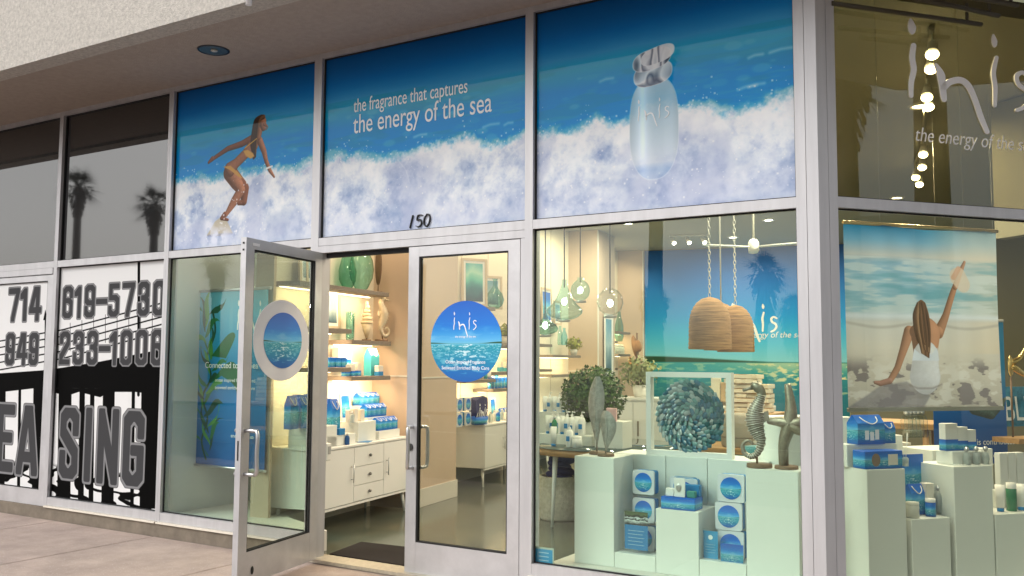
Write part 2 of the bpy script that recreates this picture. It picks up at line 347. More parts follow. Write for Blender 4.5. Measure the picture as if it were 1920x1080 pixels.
# ================= PRINTS =================
def w(px,py): q=onY(px,py,0.); return (float(q[0]),float(q[2]))
def art_wave():
    A=Art(-7.36,-1.478,2.64,4.2,300); X,Z=A.X,A.Z
    pts=[(328,333),(350,326),(382,323),(415,318),(444,307),(489,309),(530,306),(555,302),(587,287),(602,284),(630,272),(645,280),(669,284),(700,286),(758,283),(785,268),(802,262),(830,256),(869,247),(890,255),(918,262),(950,252),(980,238),(1000,239),(1040,232),(1076,227),(1095,212),(1111,206),(1128,214),(1139,219),(1171,217),(1210,200),(1271,187),(1290,180),(1326,179),(1350,190),(1378,190),(1410,178),(1438,167),(1486,157)]
    P=np.array([w(*p) for p in pts]); foam=np.interp(X,P[:,0],P[:,1])
    n1=fbm(X,Z,3,6,11); n2=fbm(X,Z,14,5,5); n3=fbm(X,Z,45,3,8)
    wx=X+.25*(fbm(X,Z,1.6,3,21)-.5)
    base=A.ramp(Z+.10*(fbm(X*.5,Z*2.4,2,4,3)-.5),[(2.6,(40,190,220)),(3.05,(0,176,220)),(3.3,(0,140,214)),(3.55,(0,142,216)),(3.70,(24,162,204)),(3.80,(60,152,208)),(3.95,(0,112,190)),(4.2,(0,86,156))])
    A.c=base
    # bokeh glints and streaks on the water
    st=fbm(X*1.3,Z*9,3.2,4,31); A.mix(.28*sst(.55,.75,st)*(Z<3.75),(70,175,205)); A.mix(.25*sst(.56,.7,fbm(X*1.1,Z*6,2.2,3,77))*(Z<3.8),(30,140,160))
    rs=np.random.RandomState(4)
    for _ in range(70):
        cx=rs.uniform(-7.3,-1.5);cz=rs.uniform(3.25,3.72); r=rs.uniform(.012,.035); d=np.hypot((X-cx)/2.2,(Z-cz))-r; A.mix(np.clip(-d/.012,0,1)*rs.uniform(.08,.3),(150,205,220))
    for p,l in (((1440,95),.16),((1400,105),.09),((1120,150),.1),((900,236),.14),((770,255),.12),((1380,165),.12),((940,232),.07),((1400,160),.1)):
        a=w(*p); A.line([a,(a[0]+l*.45,a[1]+.012),(a[0]+l,a[1]+.01)],.008,(225,240,246),.7,9)
    # foam body
    edge=foam+.10*(fbm(X,Z,5,4,71)-.5)+.03*(n2-.5)+.015*(n3-.5); fd=edge-Z
    A.mix(sst(-.015,.02,fd)*.55*(.6+.8*sst(.35,.6,n2)),(120,190,205))
    fm=sst(0,.10,fd+.10*(n1-.5)+.05*(n3-.5)); up=sst(.5,0,fd)
    dx=.05; lit=np.clip(.5+3.2*(fbm(X+dx,Z-dx,3.2,6,11,.5)-fbm(X,Z,3.2,6,11,.5))+.7*(fbm(X+.015,Z-.015,16,4,5,.55)-fbm(X,Z,16,4,5,.55)),0,1)
    sh=sst(.42,.62,fbm(X,Z*1.3,2.2,6,61))*sst(.15,.5,fd)
    bil=1-np.abs(2*fbm(X+.12*n2,Z*1.1,2.6,6,52,.58)-1)*1.6; bil2=1-np.abs(2*fbm(X,Z,8,5,57,.6)-1)*1.5; fine=fbm(X,Z,40,4,58,.6)
    val=.50*bil+.22*bil2+.16*fine+.22*(lit-.5)+.16*sst(.45,.05,fd)-.10
    col=A.ramp(np.clip(val,0,1),[(.12,(146,164,206)),(.33,(190,202,226)),(.47,(220,226,240)),(.60,(238,241,247)),(.78,(250,250,253)),(1,(255,255,255))])
    col=col*(1-.22*sh[...,None])+np.array([.40,.50,.70])*.22*sh[...,None]
    A.mix(fm*.97,col)
    low=sst(3.0,2.72,Z+.12*(fbm(X,Z,3,3,91)-.5)); A.mix(sst(.5,.7,fbm(X*1.2,Z*.9,2.0,5,83))*sst(3.35,3.1,Z)*.38,(150,164,206)); A.mix(low*.25,(168,176,208)); A.mix(sst(.58,.72,fbm(X,Z,4,5,95))*low*.5,(215,222,240))
    # spray
    
    for _ in range(9):   # thin white splashes thrown up inside the wave
        cx=rs.uniform(-7.2,-1.6); cz=rs.uniform(2.75,3.05); L=rs.uniform(.05,.22); PP=[(cx,cz),(cx+L*.25*rs.normal(),cz+L*.5),(cx+L*.4*rs.normal(),cz+L)]; A.line(spline(PP,4),.006,(250,250,252),.35,4)
    for _ in range(700):
        cx=rs.uniform(-7.35,-1.48);cz=np.interp(cx,P[:,0],P[:,1])+rs.normal(-.02,.06) if rs.rand()<.5 else rs.uniform(2.7,3.2); r=rs.uniform(.003,.009)
        i0=int((cx-A.x0)*300);j0=int((cz-A.z0)*300)
        if 3<i0<A.w-4 and 3<j0<A.h-4:
            k=max(1,int(r*300)); A.c[j0-k:j0+k,i0-k:i0+k]=A.c[j0-k:j0+k,i0-k:i0+k]*.45+.53
    # printed surfer, turned right, knees bent on a short board
    q=lambda *a:[w(*p) for p in a]; s=1/165.
    sk=(196,132,98); dk=(150,92,66)
    A.poly(q((380,441),(396,414),(405,407),(418,412),(429,436),(412,441)),(188,180,160),2); A.line(q((383,441),(427,437)),.02,(120,130,170),.6,4)
    A.limb(q((470,255),(446,268),(420,277),(398,292),(388,299)),[6*s,5*s,4.2*s,3.2*s,2.6*s],dk,tex=.1)
    A.limb(q((391,296),(384,303)),[4*s,2.2*s],dk)
    A.limb(q((428,325),(452,352),(450,376),(440,380)),[12*s,8.5*s,6.5*s,3*s],dk)
    A.limb(q((423,322),(436,340),(445,355),(432,376),(416,402)),[13*s,12*s,8.5*s,7.5*s,3.4*s],sk,tex=.1)
    A.limb(q((414,400),(408,408),(420,411)),[3.6*s,3.2*s,2*s],dk)
    A.limb(q((474,252),(468,270),(452,288),(436,304),(424,316)),[8*s,10*s,8*s,8*s,12*s],sk,tex=.08)
    A.limb(q((480,262),(488,282),(492,300),(499,318),(507,330)),[6*s,5*s,3.8*s,3.2*s,1.6*s],sk,tex=.1)
    A.limb(q((480,243),(477,254)),[5.5*s,6*s],sk)
    A.limb(q((485,227),(487,237)),[8*s,5.5*s],sk); A.limb(q((489,231),(493,234)),[3*s,1.6*s],sk)
    for k in range(12):
        o_=(k-6)*1.0; c_=[(84,56,40),(118,80,54),(64,42,32),(140,98,66)][k%4]
        A.limb(spline(q((485+o_*.5,217),(476+o_*.7,224),(472+o_*.9,246),(469+o_*.9,270),(470+o_*.5,286+(k*5)%11)),4),list(np.linspace(3.2,1.0,17)*s),c_,soft=2)
    A.line(q((490,229),(495,236),(492,241)),.012,(150,92,66),.8,2)
    A.poly(q((449,281),(457,279),(467,285),(470,291),(463,296),(454,291)),(206,160,84),3); A.line(q((452,276),(474,258)),.008,(226,178,70))
    A.poly(q((411,311),(425,309),(440,322),(448,333),(440,330),(424,317)),(200,152,80),2)
    A.line(q((493,314),(503,310)),.018,(235,235,235))
    for _ in range(60):
        a=w(rs.uniform(400,460),rs.uniform(330,440)); d=np.hypot(X-a[0],Z-a[1])-rs.uniform(.004,.013); A.mix(np.clip(-d/.006,0,1)*.8,(240,242,250))
    A.mix(sst(.16,.03,np.hypot((X-w(400,440)[0])/2.0,Z-w(400,446)[1]))*.95*sst(.3,.6,n2),(225,230,246)); A.mix(sst(.10,.02,np.hypot((X-w(384,425)[0])/1.,Z-w(384,420)[1]))*.8*sst(.4,.6,n2),(235,238,248))
    # printed bottle: frosted body, clear pebble cap
    cx=w(1221,250)[0]; zt=w(1221,140)[1]; zb=w(1221,336)[1]; hw=(w(1268,250)[0]-w(1174,250)[0])/2; hh=(zt-zb)/2; cz=(zt+zb)/2
    nx=(X-cx)/(hw*(1-.16*np.clip((cz-.3*hh-Z)/hh,0,1)**1.3)); nz=(Z-cz)/hh; e=np.abs(nx)**2.5+np.abs(nz)**3.0-1
    g=A.ramp((nz+1)/2,[(0,(150,185,225)),(.1,(120,165,215)),(.17,(214,226,236)),(.5,(190,214,228)),(.8,(168,205,226)),(1,(205,225,238))])
    g=g*(1-.10*np.clip(np.abs(nx)-.72,0,1)[...,None]*3)+.16*np.exp(-((nx+.45)/.2)**2)[...,None]
    A.mix(np.clip(-e*9,0,1)*(.9-.6*sst(-.2,-1,nz)),g); A.mix(np.clip(1-np.abs(e+.05)*16,0,1)*.4,(242,248,252))
    for (px,py,rx,rz,rot) in ((1219,135,.145,.085,.10),(1217,108,.145,.075,.14),(1228,99,.125,.06,.2)):
        c0=w(px,py); dx=X-c0[0];dz=Z-c0[1]-rot*(X-c0[0]); e=np.abs(dx/rx)**2.6+np.abs(dz/rz)**2.4-1
        t_=fbm(X*1.6,Z*.7,7,2,50+py); A.mix(np.clip(-e*7,0,1)*.92,A.ramp(t_,[(.2,(70,84,104)),(.38,(190,200,212)),(.47,(236,240,244)),(.54,(96,106,126)),(.62,(220,226,234)),(.8,(250,252,254))])); A.mix(np.clip(1-np.abs(e+.08)*9,0,1)*.6,(245,248,252))
    return A.image('wave_print')
def art_sea(rings=False):    # the brand picture: sky, low headland, glittering water
    A=Art(0,1,0,1,420); X,Z=A.X,A.Z
    A.c=A.ramp(Z,[(0,(0,92,176)),(.12,(0,104,180)),(.2,(0,128,176)),(.44,(20,150,172)),(.47,(110,190,220)),(.52,(84,176,230)),(.7,(0,118,212)),(1,(0,92,194))])
    cl=sst(.55,.8,fbm(X*1.2,Z*5,3,4,6))*sst(.48,.55,Z)*sst(.8,.6,Z); A.mix(cl*.35,(170,215,240))
    A.mix(A.cov(np.maximum(.472-Z,Z-(.472+.022*sst(.65,1,X)+.014*sst(.32,0,X))),2),(24,84,60))
    g=fbm(X*1.0,Z*3.0,16*1.0,3,12); per=sst(.47,.2,Z); gl=sst(.55,.68,g)*sst(.06,.2,Z)*(Z<.465)*np.exp(-((X-.5)/.36)**2)
    A.mix(np.clip(gl,0,1)*.85,(225,240,244)); A.mix(sst(.6,.75,fbm(X*2.5,Z*9,20,2,14))*(Z<.46)*(Z>.3)*.6,(235,245,248))
    return A.image('sea_print')
def art_banner():   # hanging kelp banner beside the entrance
    A=Art(0,1,0,1.6,380); X,Z=A.X,A.Z
    A.c=A.ramp(Z+.06*(fbm(X,Z,2,3,5)-.5),[(0,(8,96,176)),(.6,(10,130,205)),(1.1,(40,166,220)),(1.6,(120,205,230))])
    A.mix(.25*sst(.5,.8,fbm(X*5,Z*.6,2.5,3,8))*sst(.7,1.6,Z),(170,220,232))
    gr=(34,132,62); dk=(10,84,52); lt=(96,176,70)
    stem=[(.26,0.05),(.20,.22),(.27,.42),(.20,.62),(.30,.8),(.25,1.0),(.34,1.22),(.30,1.42)]; A.line(spline(stem),.022,dk,1,2)
    rs=np.random.RandomState(3)
    for i in range(26):
        t=.08+i*.052; bx=.26+.05*math.sin(t*9); a=rs.uniform(-1.2,1.2)+(0 if i%2 else math.pi); L=rs.uniform(.14,.34); wd=rs.uniform(.03,.06)
        bend=rs.uniform(-.5,.5); P=[];Q=[]
        for k in range(9):
            u=k/8; an=a+bend*u+.5*math.sin(u*3); px=bx+L*u*math.cos(an)*.8; pz=t+L*u*(abs(math.sin(an))*.9+.35); ww=wd*math.sin(math.pi*min(1,u*.93+.07))*.6; P.append((px-ww*math.sin(an),pz+ww*math.cos(an)));Q.append((px+ww*math.sin(an),pz-ww*math.cos(an)))
        A.poly(P+Q[::-1],(gr,dk,lt)[i%3],2,.92)
    for blade in ([(.3,.75),(.55,.95),(.72,.80),(.80,.5),(.70,.48),(.62,.72),(.45,.82)],[(.3,1.0),(.52,1.2),(.6,1.18),(.5,.98)]): A.poly(spline(blade),(24,112,60),2)
    return A.image('kelp_print')
def art_beach(s0,s1,z0,z1):   # woman on the sand, back to us, arm raised with a hat
    A=Art(s0,s1,z0,z1,560); X,Z=A.X,A.Z
    r=lambda *a:[onR(*p,.12) for p in a]
    H=z1-z0; v=(Z-z0)/H
    A.c=A.ramp(v,[(0,(176,160,134)),(.2,(208,190,158)),(.33,(226,208,176)),(.47,(216,206,184)),(.5,(190,196,186)),(.53,(146,184,182)),(.62,(122,170,178)),(.72,(130,176,186)),(.80,(124,168,184)),(.84,(196,192,176)),(.92,(92,150,178)),(1,(22,108,152))])
    warm=sst(.55,1,(X-s0)/(s1-s0)+.3*(v-.5)); A.mix(warm*.45*(v>.3),(246,206,150))
    wv=fbm(X*1.2,Z*9,2.6,4,6); A.mix(sst(.5,.64,wv)*(v>.5)*(v<.83)*.55,(226,226,206)); A.mix(sst(.5,.3,wv)*(v>.52)*(v<.83)*.4,(50,132,142))
    A.mix(sst(.03,0,np.abs(v-.495-.02*fbm(X,Z,4,3,2)))*.7,(238,236,224)); A.mix(sst(.015,0,np.abs(v-.455-.015*np.sin(X*9)))*.5,(150,140,124))
    pit=fbm(X*1.1,Z*2.6,7,4,41); A.mix(sst(.54,.60,pit)*sst(.30,.20,v)*.8,(96,84,80)); A.mix(sst(.44,.36,pit)*sst(.30,.18,v)*.5,(246,232,204))
    A.poly(r((1590,765),(1652,723),(1700,715),(1745,742),(1730,765)),(108,100,98),8,.7)
    q=r; s=1/255.; sk=(206,132,88)
    A.limb(q((1760,624),(1774,592),(1785,558),(1792,536)),[10*s,7.5*s,6*s,4.6*s],sk,L=(.7,.4)); A.limb(q((1792,538),(1800,510),(1807,492)),[5*s,4.6*s,2.6*s],sk,L=(.7,.4))
    e=A.seg(q((1796,518))[0],q((1806,534))[0],15*s,13*s)[0]; A.mix(A.cov(e,3)*.75,(226,190,150)); A.line(q((1789,520),(1797,504)),9*s,(206,140,100),.8,3)
    A.limb(q((1704,622),(1694,655),(1682,690),(1668,714)),[10*s,8*s,6.5*s,5*s],sk,L=(.7,.4)); A.limb(q((1668,714),(1652,719),(1641,717)),[5*s,4.4*s,2.6*s],(186,120,92))
    A.limb(q((1715,622),(1740,619),(1760,622)),[11*s,14*s,9*s],sk,L=(.7,.4)); A.limb(q((1735,628),(1735,660)),[30*s,25*s],sk,L=(.7,.4))
    A.limb(q((1736,668),(1735,688),(1735,704)),[26*s,28*s,31*s],(246,236,222),L=(.5,.4),amb=.75,tex=.05); A.poly(q((1713,654),(1724,664),(1748,664),(1758,652),(1761,676),(1710,676)),(222,222,224),4)
    A.mix(A.cov(np.maximum(A.seg(q((1712,716))[0],q((1760,716))[0],18*s,18*s)[0],0),3)*0,(0,0,0))
    for k in range(26):
        o_=((k*7)%26-13)*1.0; c_=[(104,66,42),(140,92,58),(84,54,36),(168,116,74),(122,78,48)][k%5]; e_=640+((k*11)%26)*1.2
        A.limb(spline(q((1727+o_*.5,567+abs(o_)*.35),(1727+o_*1.05,590),(1730+o_*1.15,618),(1733+o_*.95,640),(1735+o_*.7,e_)),4),list(np.linspace(4.2,1.4,17)*s),c_,soft=2.5)
    A.line(q((1706,722),(1720,728),(1750,728),(1766,721)),3*s,(120,104,92),.6,6)
    # creases of the cloth are real geometry; only the picture is printed here
    A.c=np.clip(A.c**.72*np.array([.92,.985,1.13]),0,1); return A.image('beach_print')
def art_whale():
    A=Art(0,1,0,1,260); X,Z=A.X,A.Z; A.c=A.ramp(Z,[(0,(14,74,150)),(.6,(22,100,180)),(1,(60,150,205))])
    A.limb([(.2,.98),(.42,.8),(.5,.62)],[.03,.10,.02],(70,92,110),tex=.2); A.limb([(.4,.78),(.66,.7)],[.07,.03],(84,104,112)); A.limb([(.55,.62),(.78,.58),(.95,.66)],[.07,.085,.03],(96,128,120),tex=.25); A.limb([(.93,.66),(.98,.72)],[.03,.02],(140,160,150)); A.limb([(.25,.92),(.1,.86)],[.04,.01],(60,84,110))
    return A.image('seal_print')
def art_palette(name,stops,seed,sc=3): 
    A=Art(0,1,0,1,160); A.c=A.ramp(A.Z+.3*(fbm(A.X,A.Z,sc,5,seed)-.5),stops); return A.image(name)
def art_mural():
    A=Art(0,12,0,4,75); X,Z=A.X,A.Z
    A.c=A.ramp(Z,[(0,(12,110,130)),(1.0,(14,120,144)),(1.45,(30,150,166)),(1.62,(50,160,176)),(1.64,(130,205,225)),(2.0,(80,190,232)),(2.6,(10,150,228)),(3.3,(0,120,214)),(4,(0,96,190))])
    A.mix(A.cov(np.maximum(1.62-Z,Z-(1.62+.12*sst(3.2,0,X))),2),(20,70,50))
    g=fbm(X,Z*3.5,5,4,12); cx=4.2; A.mix(np.clip(sst(.53,.66,g)*(Z<1.6)*sst(.8,1.3,Z)*(.35+np.exp(-((X-cx)/1.6)**2)),0,1),(250,232,180)); A.mix(sst(1.3,1.6,Z)*(Z<1.61)*np.exp(-((X-3.2)/1.3)**2)*.6,(246,226,170))
    return A.image('mural_print')
# ---- block numerals as polylines in a 1 x 2 cell
GL={'0':[[(.25,.3),(.25,1.7),(.4,1.85),(.6,1.85),(.75,1.7),(.75,.3),(.6,.15),(.4,.15),(.25,.3)]],'1':[[(.3,1.5),(.55,1.8),(.55,.12)]],
'2':[[(.25,1.4),(.25,1.7),(.4,1.85),(.6,1.85),(.75,1.7),(.75,1.3),(.27,.5),(.25,.15),(.78,.15)]],
'3':[[(.25,1.4),(.25,1.7),(.4,1.85),(.6,1.85),(.75,1.7),(.75,1.25),(.62,1.05),(.45,1.05)],[(.62,1.05),(.75,.85),(.75,.3),(.6,.15),(.4,.15),(.25,.3),(.25,.6)]],
'4':[[(.68,.12),(.68,1.85),(.5,1.85),(.2,.6),(.85,.6)]],'5':[[(.74,1.85),(.28,1.85),(.28,1.15),(.6,1.15),(.75,1.0),(.75,.3),(.6,.15),(.4,.15),(.25,.3),(.25,.5)]],
'6':[[(.75,1.4),(.75,1.7),(.6,1.85),(.4,1.85),(.25,1.7),(.25,.3),(.4,.15),(.6,.15),(.75,.3),(.75,.95),(.6,1.1),(.3,1.1)]],'7':[[(.2,1.85),(.8,1.85),(.45,.12)]],
'9':[[(.25,.55),(.25,.3),(.4,.15),(.6,.15),(.75,.3),(.75,1.7),(.6,1.85),(.4,1.85),(.25,1.7),(.25,1.05),(.4,.9),(.7,.9)]],'-':[[(.22,.95),(.78,.95)]],
'E':[[(.78,1.85),(.28,1.85),(.28,.15),(.78,.15)],[(.28,1.02),(.7,1.02)]],'A':[[(.18,.12),(.45,1.85),(.57,1.85),(.84,.12)],[(.32,.5),(.7,.5)]],'L':[[(.28,1.88),(.28,.15),(.78,.15)]],
'S':[[(.77,1.35),(.77,1.7),(.62,1.85),(.38,1.85),(.24,1.7),(.24,1.3),(.76,.75),(.77,.3),(.62,.15),(.38,.15),(.24,.3),(.24,.65)]],'I':[[(.5,.12),(.5,1.88)]],'N':[[(.22,.12),(.22,1.88),(.78,.12),(.78,1.88)]],
'G':[[(.77,1.4),(.77,1.7),(.62,1.85),(.38,1.85),(.24,1.7),(.24,.3),(.38,.15),(.62,.15),(.77,.3),(.77,.95),(.52,.95)]]}
def block(A,txt,x0,x1,z0,z1,fill=(66,66,68),out=(128,128,130),sw=.155,gap=.10):
    pn=5; n=len(txt); wid=[.62 if c in 'I1' else .7 if c=='-' else 1. for c in txt]; tot=sum(wid); u=(x1-x0)/tot; hz=(z1-z0)/2; x=x0; segs=[]
    for c,wd in zip(txt,wid):
        for pl in GL[c]:
            P=[((x+(p[0]-.5)*u*(1-gap)*1.12+wd*u/2),z0+p[1]*hz) for p in pl]; segs.append(P)
        x+=wd*u
    d=np.full(A.X.shape,1e9); wpx=sw*u*1.12
    for P in segs:
        for i in range(len(P)-1):
            q_,nx_,nz_=A.seg(P[i],P[i+1],wpx,wpx); d=np.minimum(d,(((np.abs(nx_))**pn+(np.abs(nz_)*1.0)**pn)**(1/pn)-1)*wpx)
    A.mix(A.cov(d-.026*min(1,u*2.6)),(50,50,50)); A.mix(A.cov(d-.022*min(1,u*2.6)),out); A.mix(A.cov(d),fill)
def pier(A):
    X,Z=A.X,A.Z; k=lambda *a:[w(*p) for p in a]; bl=(6,6,6)
    A.c[:]=.86
    for dz in (0,14,28,42,54):     # railing lines climbing to the right
        A.line(k((-40,700-dz),(110,672-dz),(310,618-dz)),.014,(20,20,20))
    for x in range(-30,310,22):
        y=697-(x+40)*.24; A.line(k((x,y),(x,y-52)),.008,(40,40,40))
    A.poly(k((-60,704),(80,694),(180,678),(310,652),(310,742),(180,728),(60,728),(-60,742)),bl)
    A.line(k((253,480),(252,740)),.04,bl); A.line(k((80,585),(79,700)),.02,bl); A.poly(k((76,600),(80,580),(84,600)),bl)
    n=fbm(X,Z,6,4,3)
    for x,wd in ((-20,26),(30,5),(58,8),(66,26),(103,24),(142,10),(162,8),(186,22),(240,6),(258,36)):
        P=k((x,700),(x+wd,700),(x+wd-3,955),(x-4,955)); A.poly(P,bl)
    A.poly(k((86,735),(120,742),(140,735),(180,745),(200,735),(262,735),(262,728),(86,728)),bl)
    wv=np.abs(fbm(X*1.0,Z*2.4,2.6,4,19)-.5+.10*(X+9)); lo=w(150,870)[1]; A.mix(sst(.20,.17,np.abs(((fbm(X*1.,Z*3.0,1.8,3,19)*4+X*.5+Z*2.2)%1)-.5))*sst(lo-.02,lo-.10,Z)*1.0,bl)
    A.poly(k((88,880),(130,890),(200,915),(262,935),(305,960),(88,948)),bl,1,.0)
def art_pier():
    A=Art(-9.14,-7.41,.19,2.57,330); pier(A)
    block(A,'619-5730',-9.1,-7.42,2.04,2.37,sw=.104); block(A,'233-1006',-9.12,-7.42,1.56,1.90,sw=.104); block(A,'SING',-9.06,-7.64,.40,1.12,sw=.12); return A.image('pier_print')
def art_pierdoor():
    A=Art(-10.3,-9.3,.24,2.46,330); pier(A)
    block(A,'714',-10.06,-9.42,2.03,2.38,sw=.118); block(A,'949',-10.08,-9.42,1.55,1.89,sw=.118); block(A,'LEA',-10.62,-9.36,.40,1.12,sw=.118); return A.image('pier_door_print')
SEA=art_sea(); WAVE=art_wave()
m_sea=MI('sea_flat',SEA,rough=.45); m_seabox=MI('sea_carton',SEA,'G',rough=.4); m_wave=MI('wave_film',WAVE,rough=.5,coat=.42,coat_ior=1.4,spec=.05)
# ================= MATERIALS =================
ALU=M('anodised_aluminium',(.55,.545,.56),rough=.40,metal=.35,noise=.13,nscale=9,stretch=(1,1,.10),bump=.05,bscale=60)
ALU2=M('aluminium_door',(.57,.565,.58),rough=.36,metal=.4,noise=.14,nscale=4)
STEEL=M('brushed_steel',(.62,.62,.63),rough=.28,metal=.95)
GASK=M('black_rubber',(.012,.012,.013),rough=.7)
GLASS=MG('shop_glass',(.78,.90,.81),1.75); GLASS2=MG('door_glass',(.74,.77,.69),1.75); GLASSR=MG('corner_glass',(.42,.40,.24),1.9); GLASSR2=MG('corner_lower_glass',(.86,.91,.80),1.6)
DARK=M('dark_film',(.006,.006,.007),rough=.5,coat=1,spec=.1); DARK.node_tree.nodes['Principled BSDF'].inputs['Coat IOR'].default_value=2.0; DARK.node_tree.nodes['Principled BSDF'].inputs['Coat Roughness'].default_value=0.02
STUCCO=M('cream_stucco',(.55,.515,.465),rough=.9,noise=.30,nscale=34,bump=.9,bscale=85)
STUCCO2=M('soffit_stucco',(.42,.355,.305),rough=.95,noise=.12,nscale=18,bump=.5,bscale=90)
CONC=M('pink_concrete',(.45,.355,.31),rough=.88,noise=.3,nscale=2.2,bump=.35,bscale=140,speck=46)
KERB=M('kerb_concrete',(.21,.175,.135),rough=.9,noise=.35,nscale=5,bump=.4,bscale=80)
WHITE=M('white_vinyl',(.93,.92,.93),rough=.5); WALLW=M('warm_white_paint',(.78,.72,.63),rough=.7,noise=.04,nscale=1.5)
PINKW=M('beige_paint',(.60,.47,.37),rough=.75,noise=.03,nscale=2); LACQ=M('white_lacquer',(.80,.80,.78),rough=.35); TRIMW=M('white_trim',(.74,.71,.66),rough=.5)
FLOORM=M('sealed_concrete',(.15,.15,.11),rough=.14,noise=.45,nscale=1.1,spec=.6,col2=(.045,.07,.06))
CEIL=M('ceiling_paint',(.42,.41,.34),rough=.85); SHELF=M('grey_oak',(.24,.20,.165),rough=.55,noise=.3,nscale=6,stretch=(1,12,12))
WOOD=M('honey_wood',(.48,.27,.11),rough=.45,noise=.35,nscale=4,stretch=(1,9,9)); BASEW=M('turned_walnut',(.20,.12,.07),rough=.5,noise=.3,nscale=12)
PED=M('white_pedestal',(.78,.80,.76),rough=.4,noise=.03,nscale=2)
m_pier=MI('pier_film',art_pier(),rough=.55,spec=.03,coat=.0); m_pierd=MI('pier_door_film',art_pierdoor(),rough=.55,spec=.03,coat=.0)
# ================= GROUND, BUILDING SHELL =================
g=tag(MB().slab([(-300,-300),(300,-300),(300,300),(-300,300)],-.40,-.16).build('ground',M('far_ground',(.30,.29,.27),rough=.9,noise=.3,nscale=.05)),kind='structure')
rd=tag(MB().slab([(-120,-19),(60,-19),(60,-7.2),(-120,-7.2)],-.159,-.14).build('road',M('asphalt',(.06,.06,.062),rough=.85,noise=.3,nscale=2,bump=.3)),kind='structure')
tag(MB().slab([(-120,-7.15),(3.2,-7.15),(3.2,-7.0),(-120,-7.0)],-.15,-.022).build('kerb',KERB),kind='structure')
for i in range(9): 
    o=B(-60+i*9,-57+i*9,-13.15,-13.0,-.14,-.136).build('road_marking',M('road_paint',(.7,.7,.66),rough=.7)); o['kind']='structure'
tag(MB().slab([(-120,-33),(60,-33),(60,-19),(-120,-19)],-.159,-.03).build('far_pavement',CONC),kind='structure')
# pavement of poured slabs with tooled joints
pv=thing('pavement',None,None,(-5,-2,-.02)); pv['kind']='structure'
pvb=B(-60,14,-5,1.98,-.13,-.012).build('bedding',M('joint_dirt',(.10,.08,.07),rough=1),pv)
sw_=1.52
slab_me=None
for i in range(-6,5):
    for j in range(0,3):
        x0=-2.41+i*sw_; y0=1.985-(j+1)*1.62
        mb=MB().rbox(x0+.005,x0+sw_-.005,y0+.005,y0+1.62-.005,-.06,.0,.006)
        mb.build('slab',CONC,pv)
# building: fascia, soffit, head, parapet
fs=B(-40,-.2,-1.2,-1.02,4.20,7.5).build('fascia_wall',STUCCO); tag(fs,kind='structure')
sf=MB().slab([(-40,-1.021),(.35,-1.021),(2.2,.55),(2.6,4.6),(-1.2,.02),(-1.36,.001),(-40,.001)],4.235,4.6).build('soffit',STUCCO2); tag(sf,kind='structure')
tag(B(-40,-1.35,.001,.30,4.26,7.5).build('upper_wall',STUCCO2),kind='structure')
cn=MB().tube([(-5.02,-1.22,4.16),(-5.02,-1.22,7)],.022,8).build('conduit_pipe',WHITE); tag(cn,'short white conduit pipe running down the edge of the cream fascia','pipe')
dl=thing('soffit_downlight','round recessed downlight in the brown stucco soffit over the surfer panel','downlight',(-6.19,-.534,4.235))
MB().lathe([(.115,-.004),(.125,-.010),(.135,-.004),(.135,0)],28,closed=False).build('trim_ring',M('dark_bronze',(.05,.055,.06),rough=.35,metal=.8),dl)
MB().lathe([(.116,-.005),(.09,-.004),(.05,-.0035),(.001,-.003)],28,closed=False).build('reflector',M('lamp_reflector',(.20,.21,.19),rough=.3,metal=.7),dl)
MB().ell((.01,0,-.008),(.03,.03,.012)).build('bulb',M('unlit_bulb',(.5,.5,.45),rough=.2),dl)
tag(MB().slab([(-40,-.012),(-7.36,-.012),(-5.52,-.012),(-5.52,.10),(-40,.10)],-.1,.10).build('kerb_wall',KERB),kind='structure')
tag(MB().slab([(-3.40,-.012),(-1.35,-.012),(-1.36+5*RD[0],5*RD[1]-.012),(-1.36+5*RD[0]-.1,5*RD[1]+.1),(-1.40,.10),(-3.40,.10)],-.1,.10).build('kerb_wall',KERB),kind='structure')

def fin(root,loc):
    root.location=loc
    for c in root.children: c.location=Vector(c.location)-Vector(loc)
ZT0,ZT1,ZG=2.575,2.642,4.19
def mull(x0,x1,z0,z1,p,y0=0.,y1=.11,name='mullion',mat=ALU): return B(x0,x1,y0,y1,z0,z1).build(name,mat,p)
def pane(x0,x1,z0,z1,mat,p,uv=None,name='pane',y=.045,gk=True):
    o=MB().box(x0,x1,y,y+.008,z0,z1).build(name,mat,p,uv)
    if gk:
        t=.010; mb=MB(); 
        for a in ((x0,x0+t,z0,z1),(x1-t,x1,z0,z1),(x0+t,x1-t,z0,z0+t),(x0+t,x1-t,z1-t,z1)): mb.box(a[0],a[1],y-.014,y-.002,a[2],a[3])
        mb.build('gasket',GASK,o)
    return o
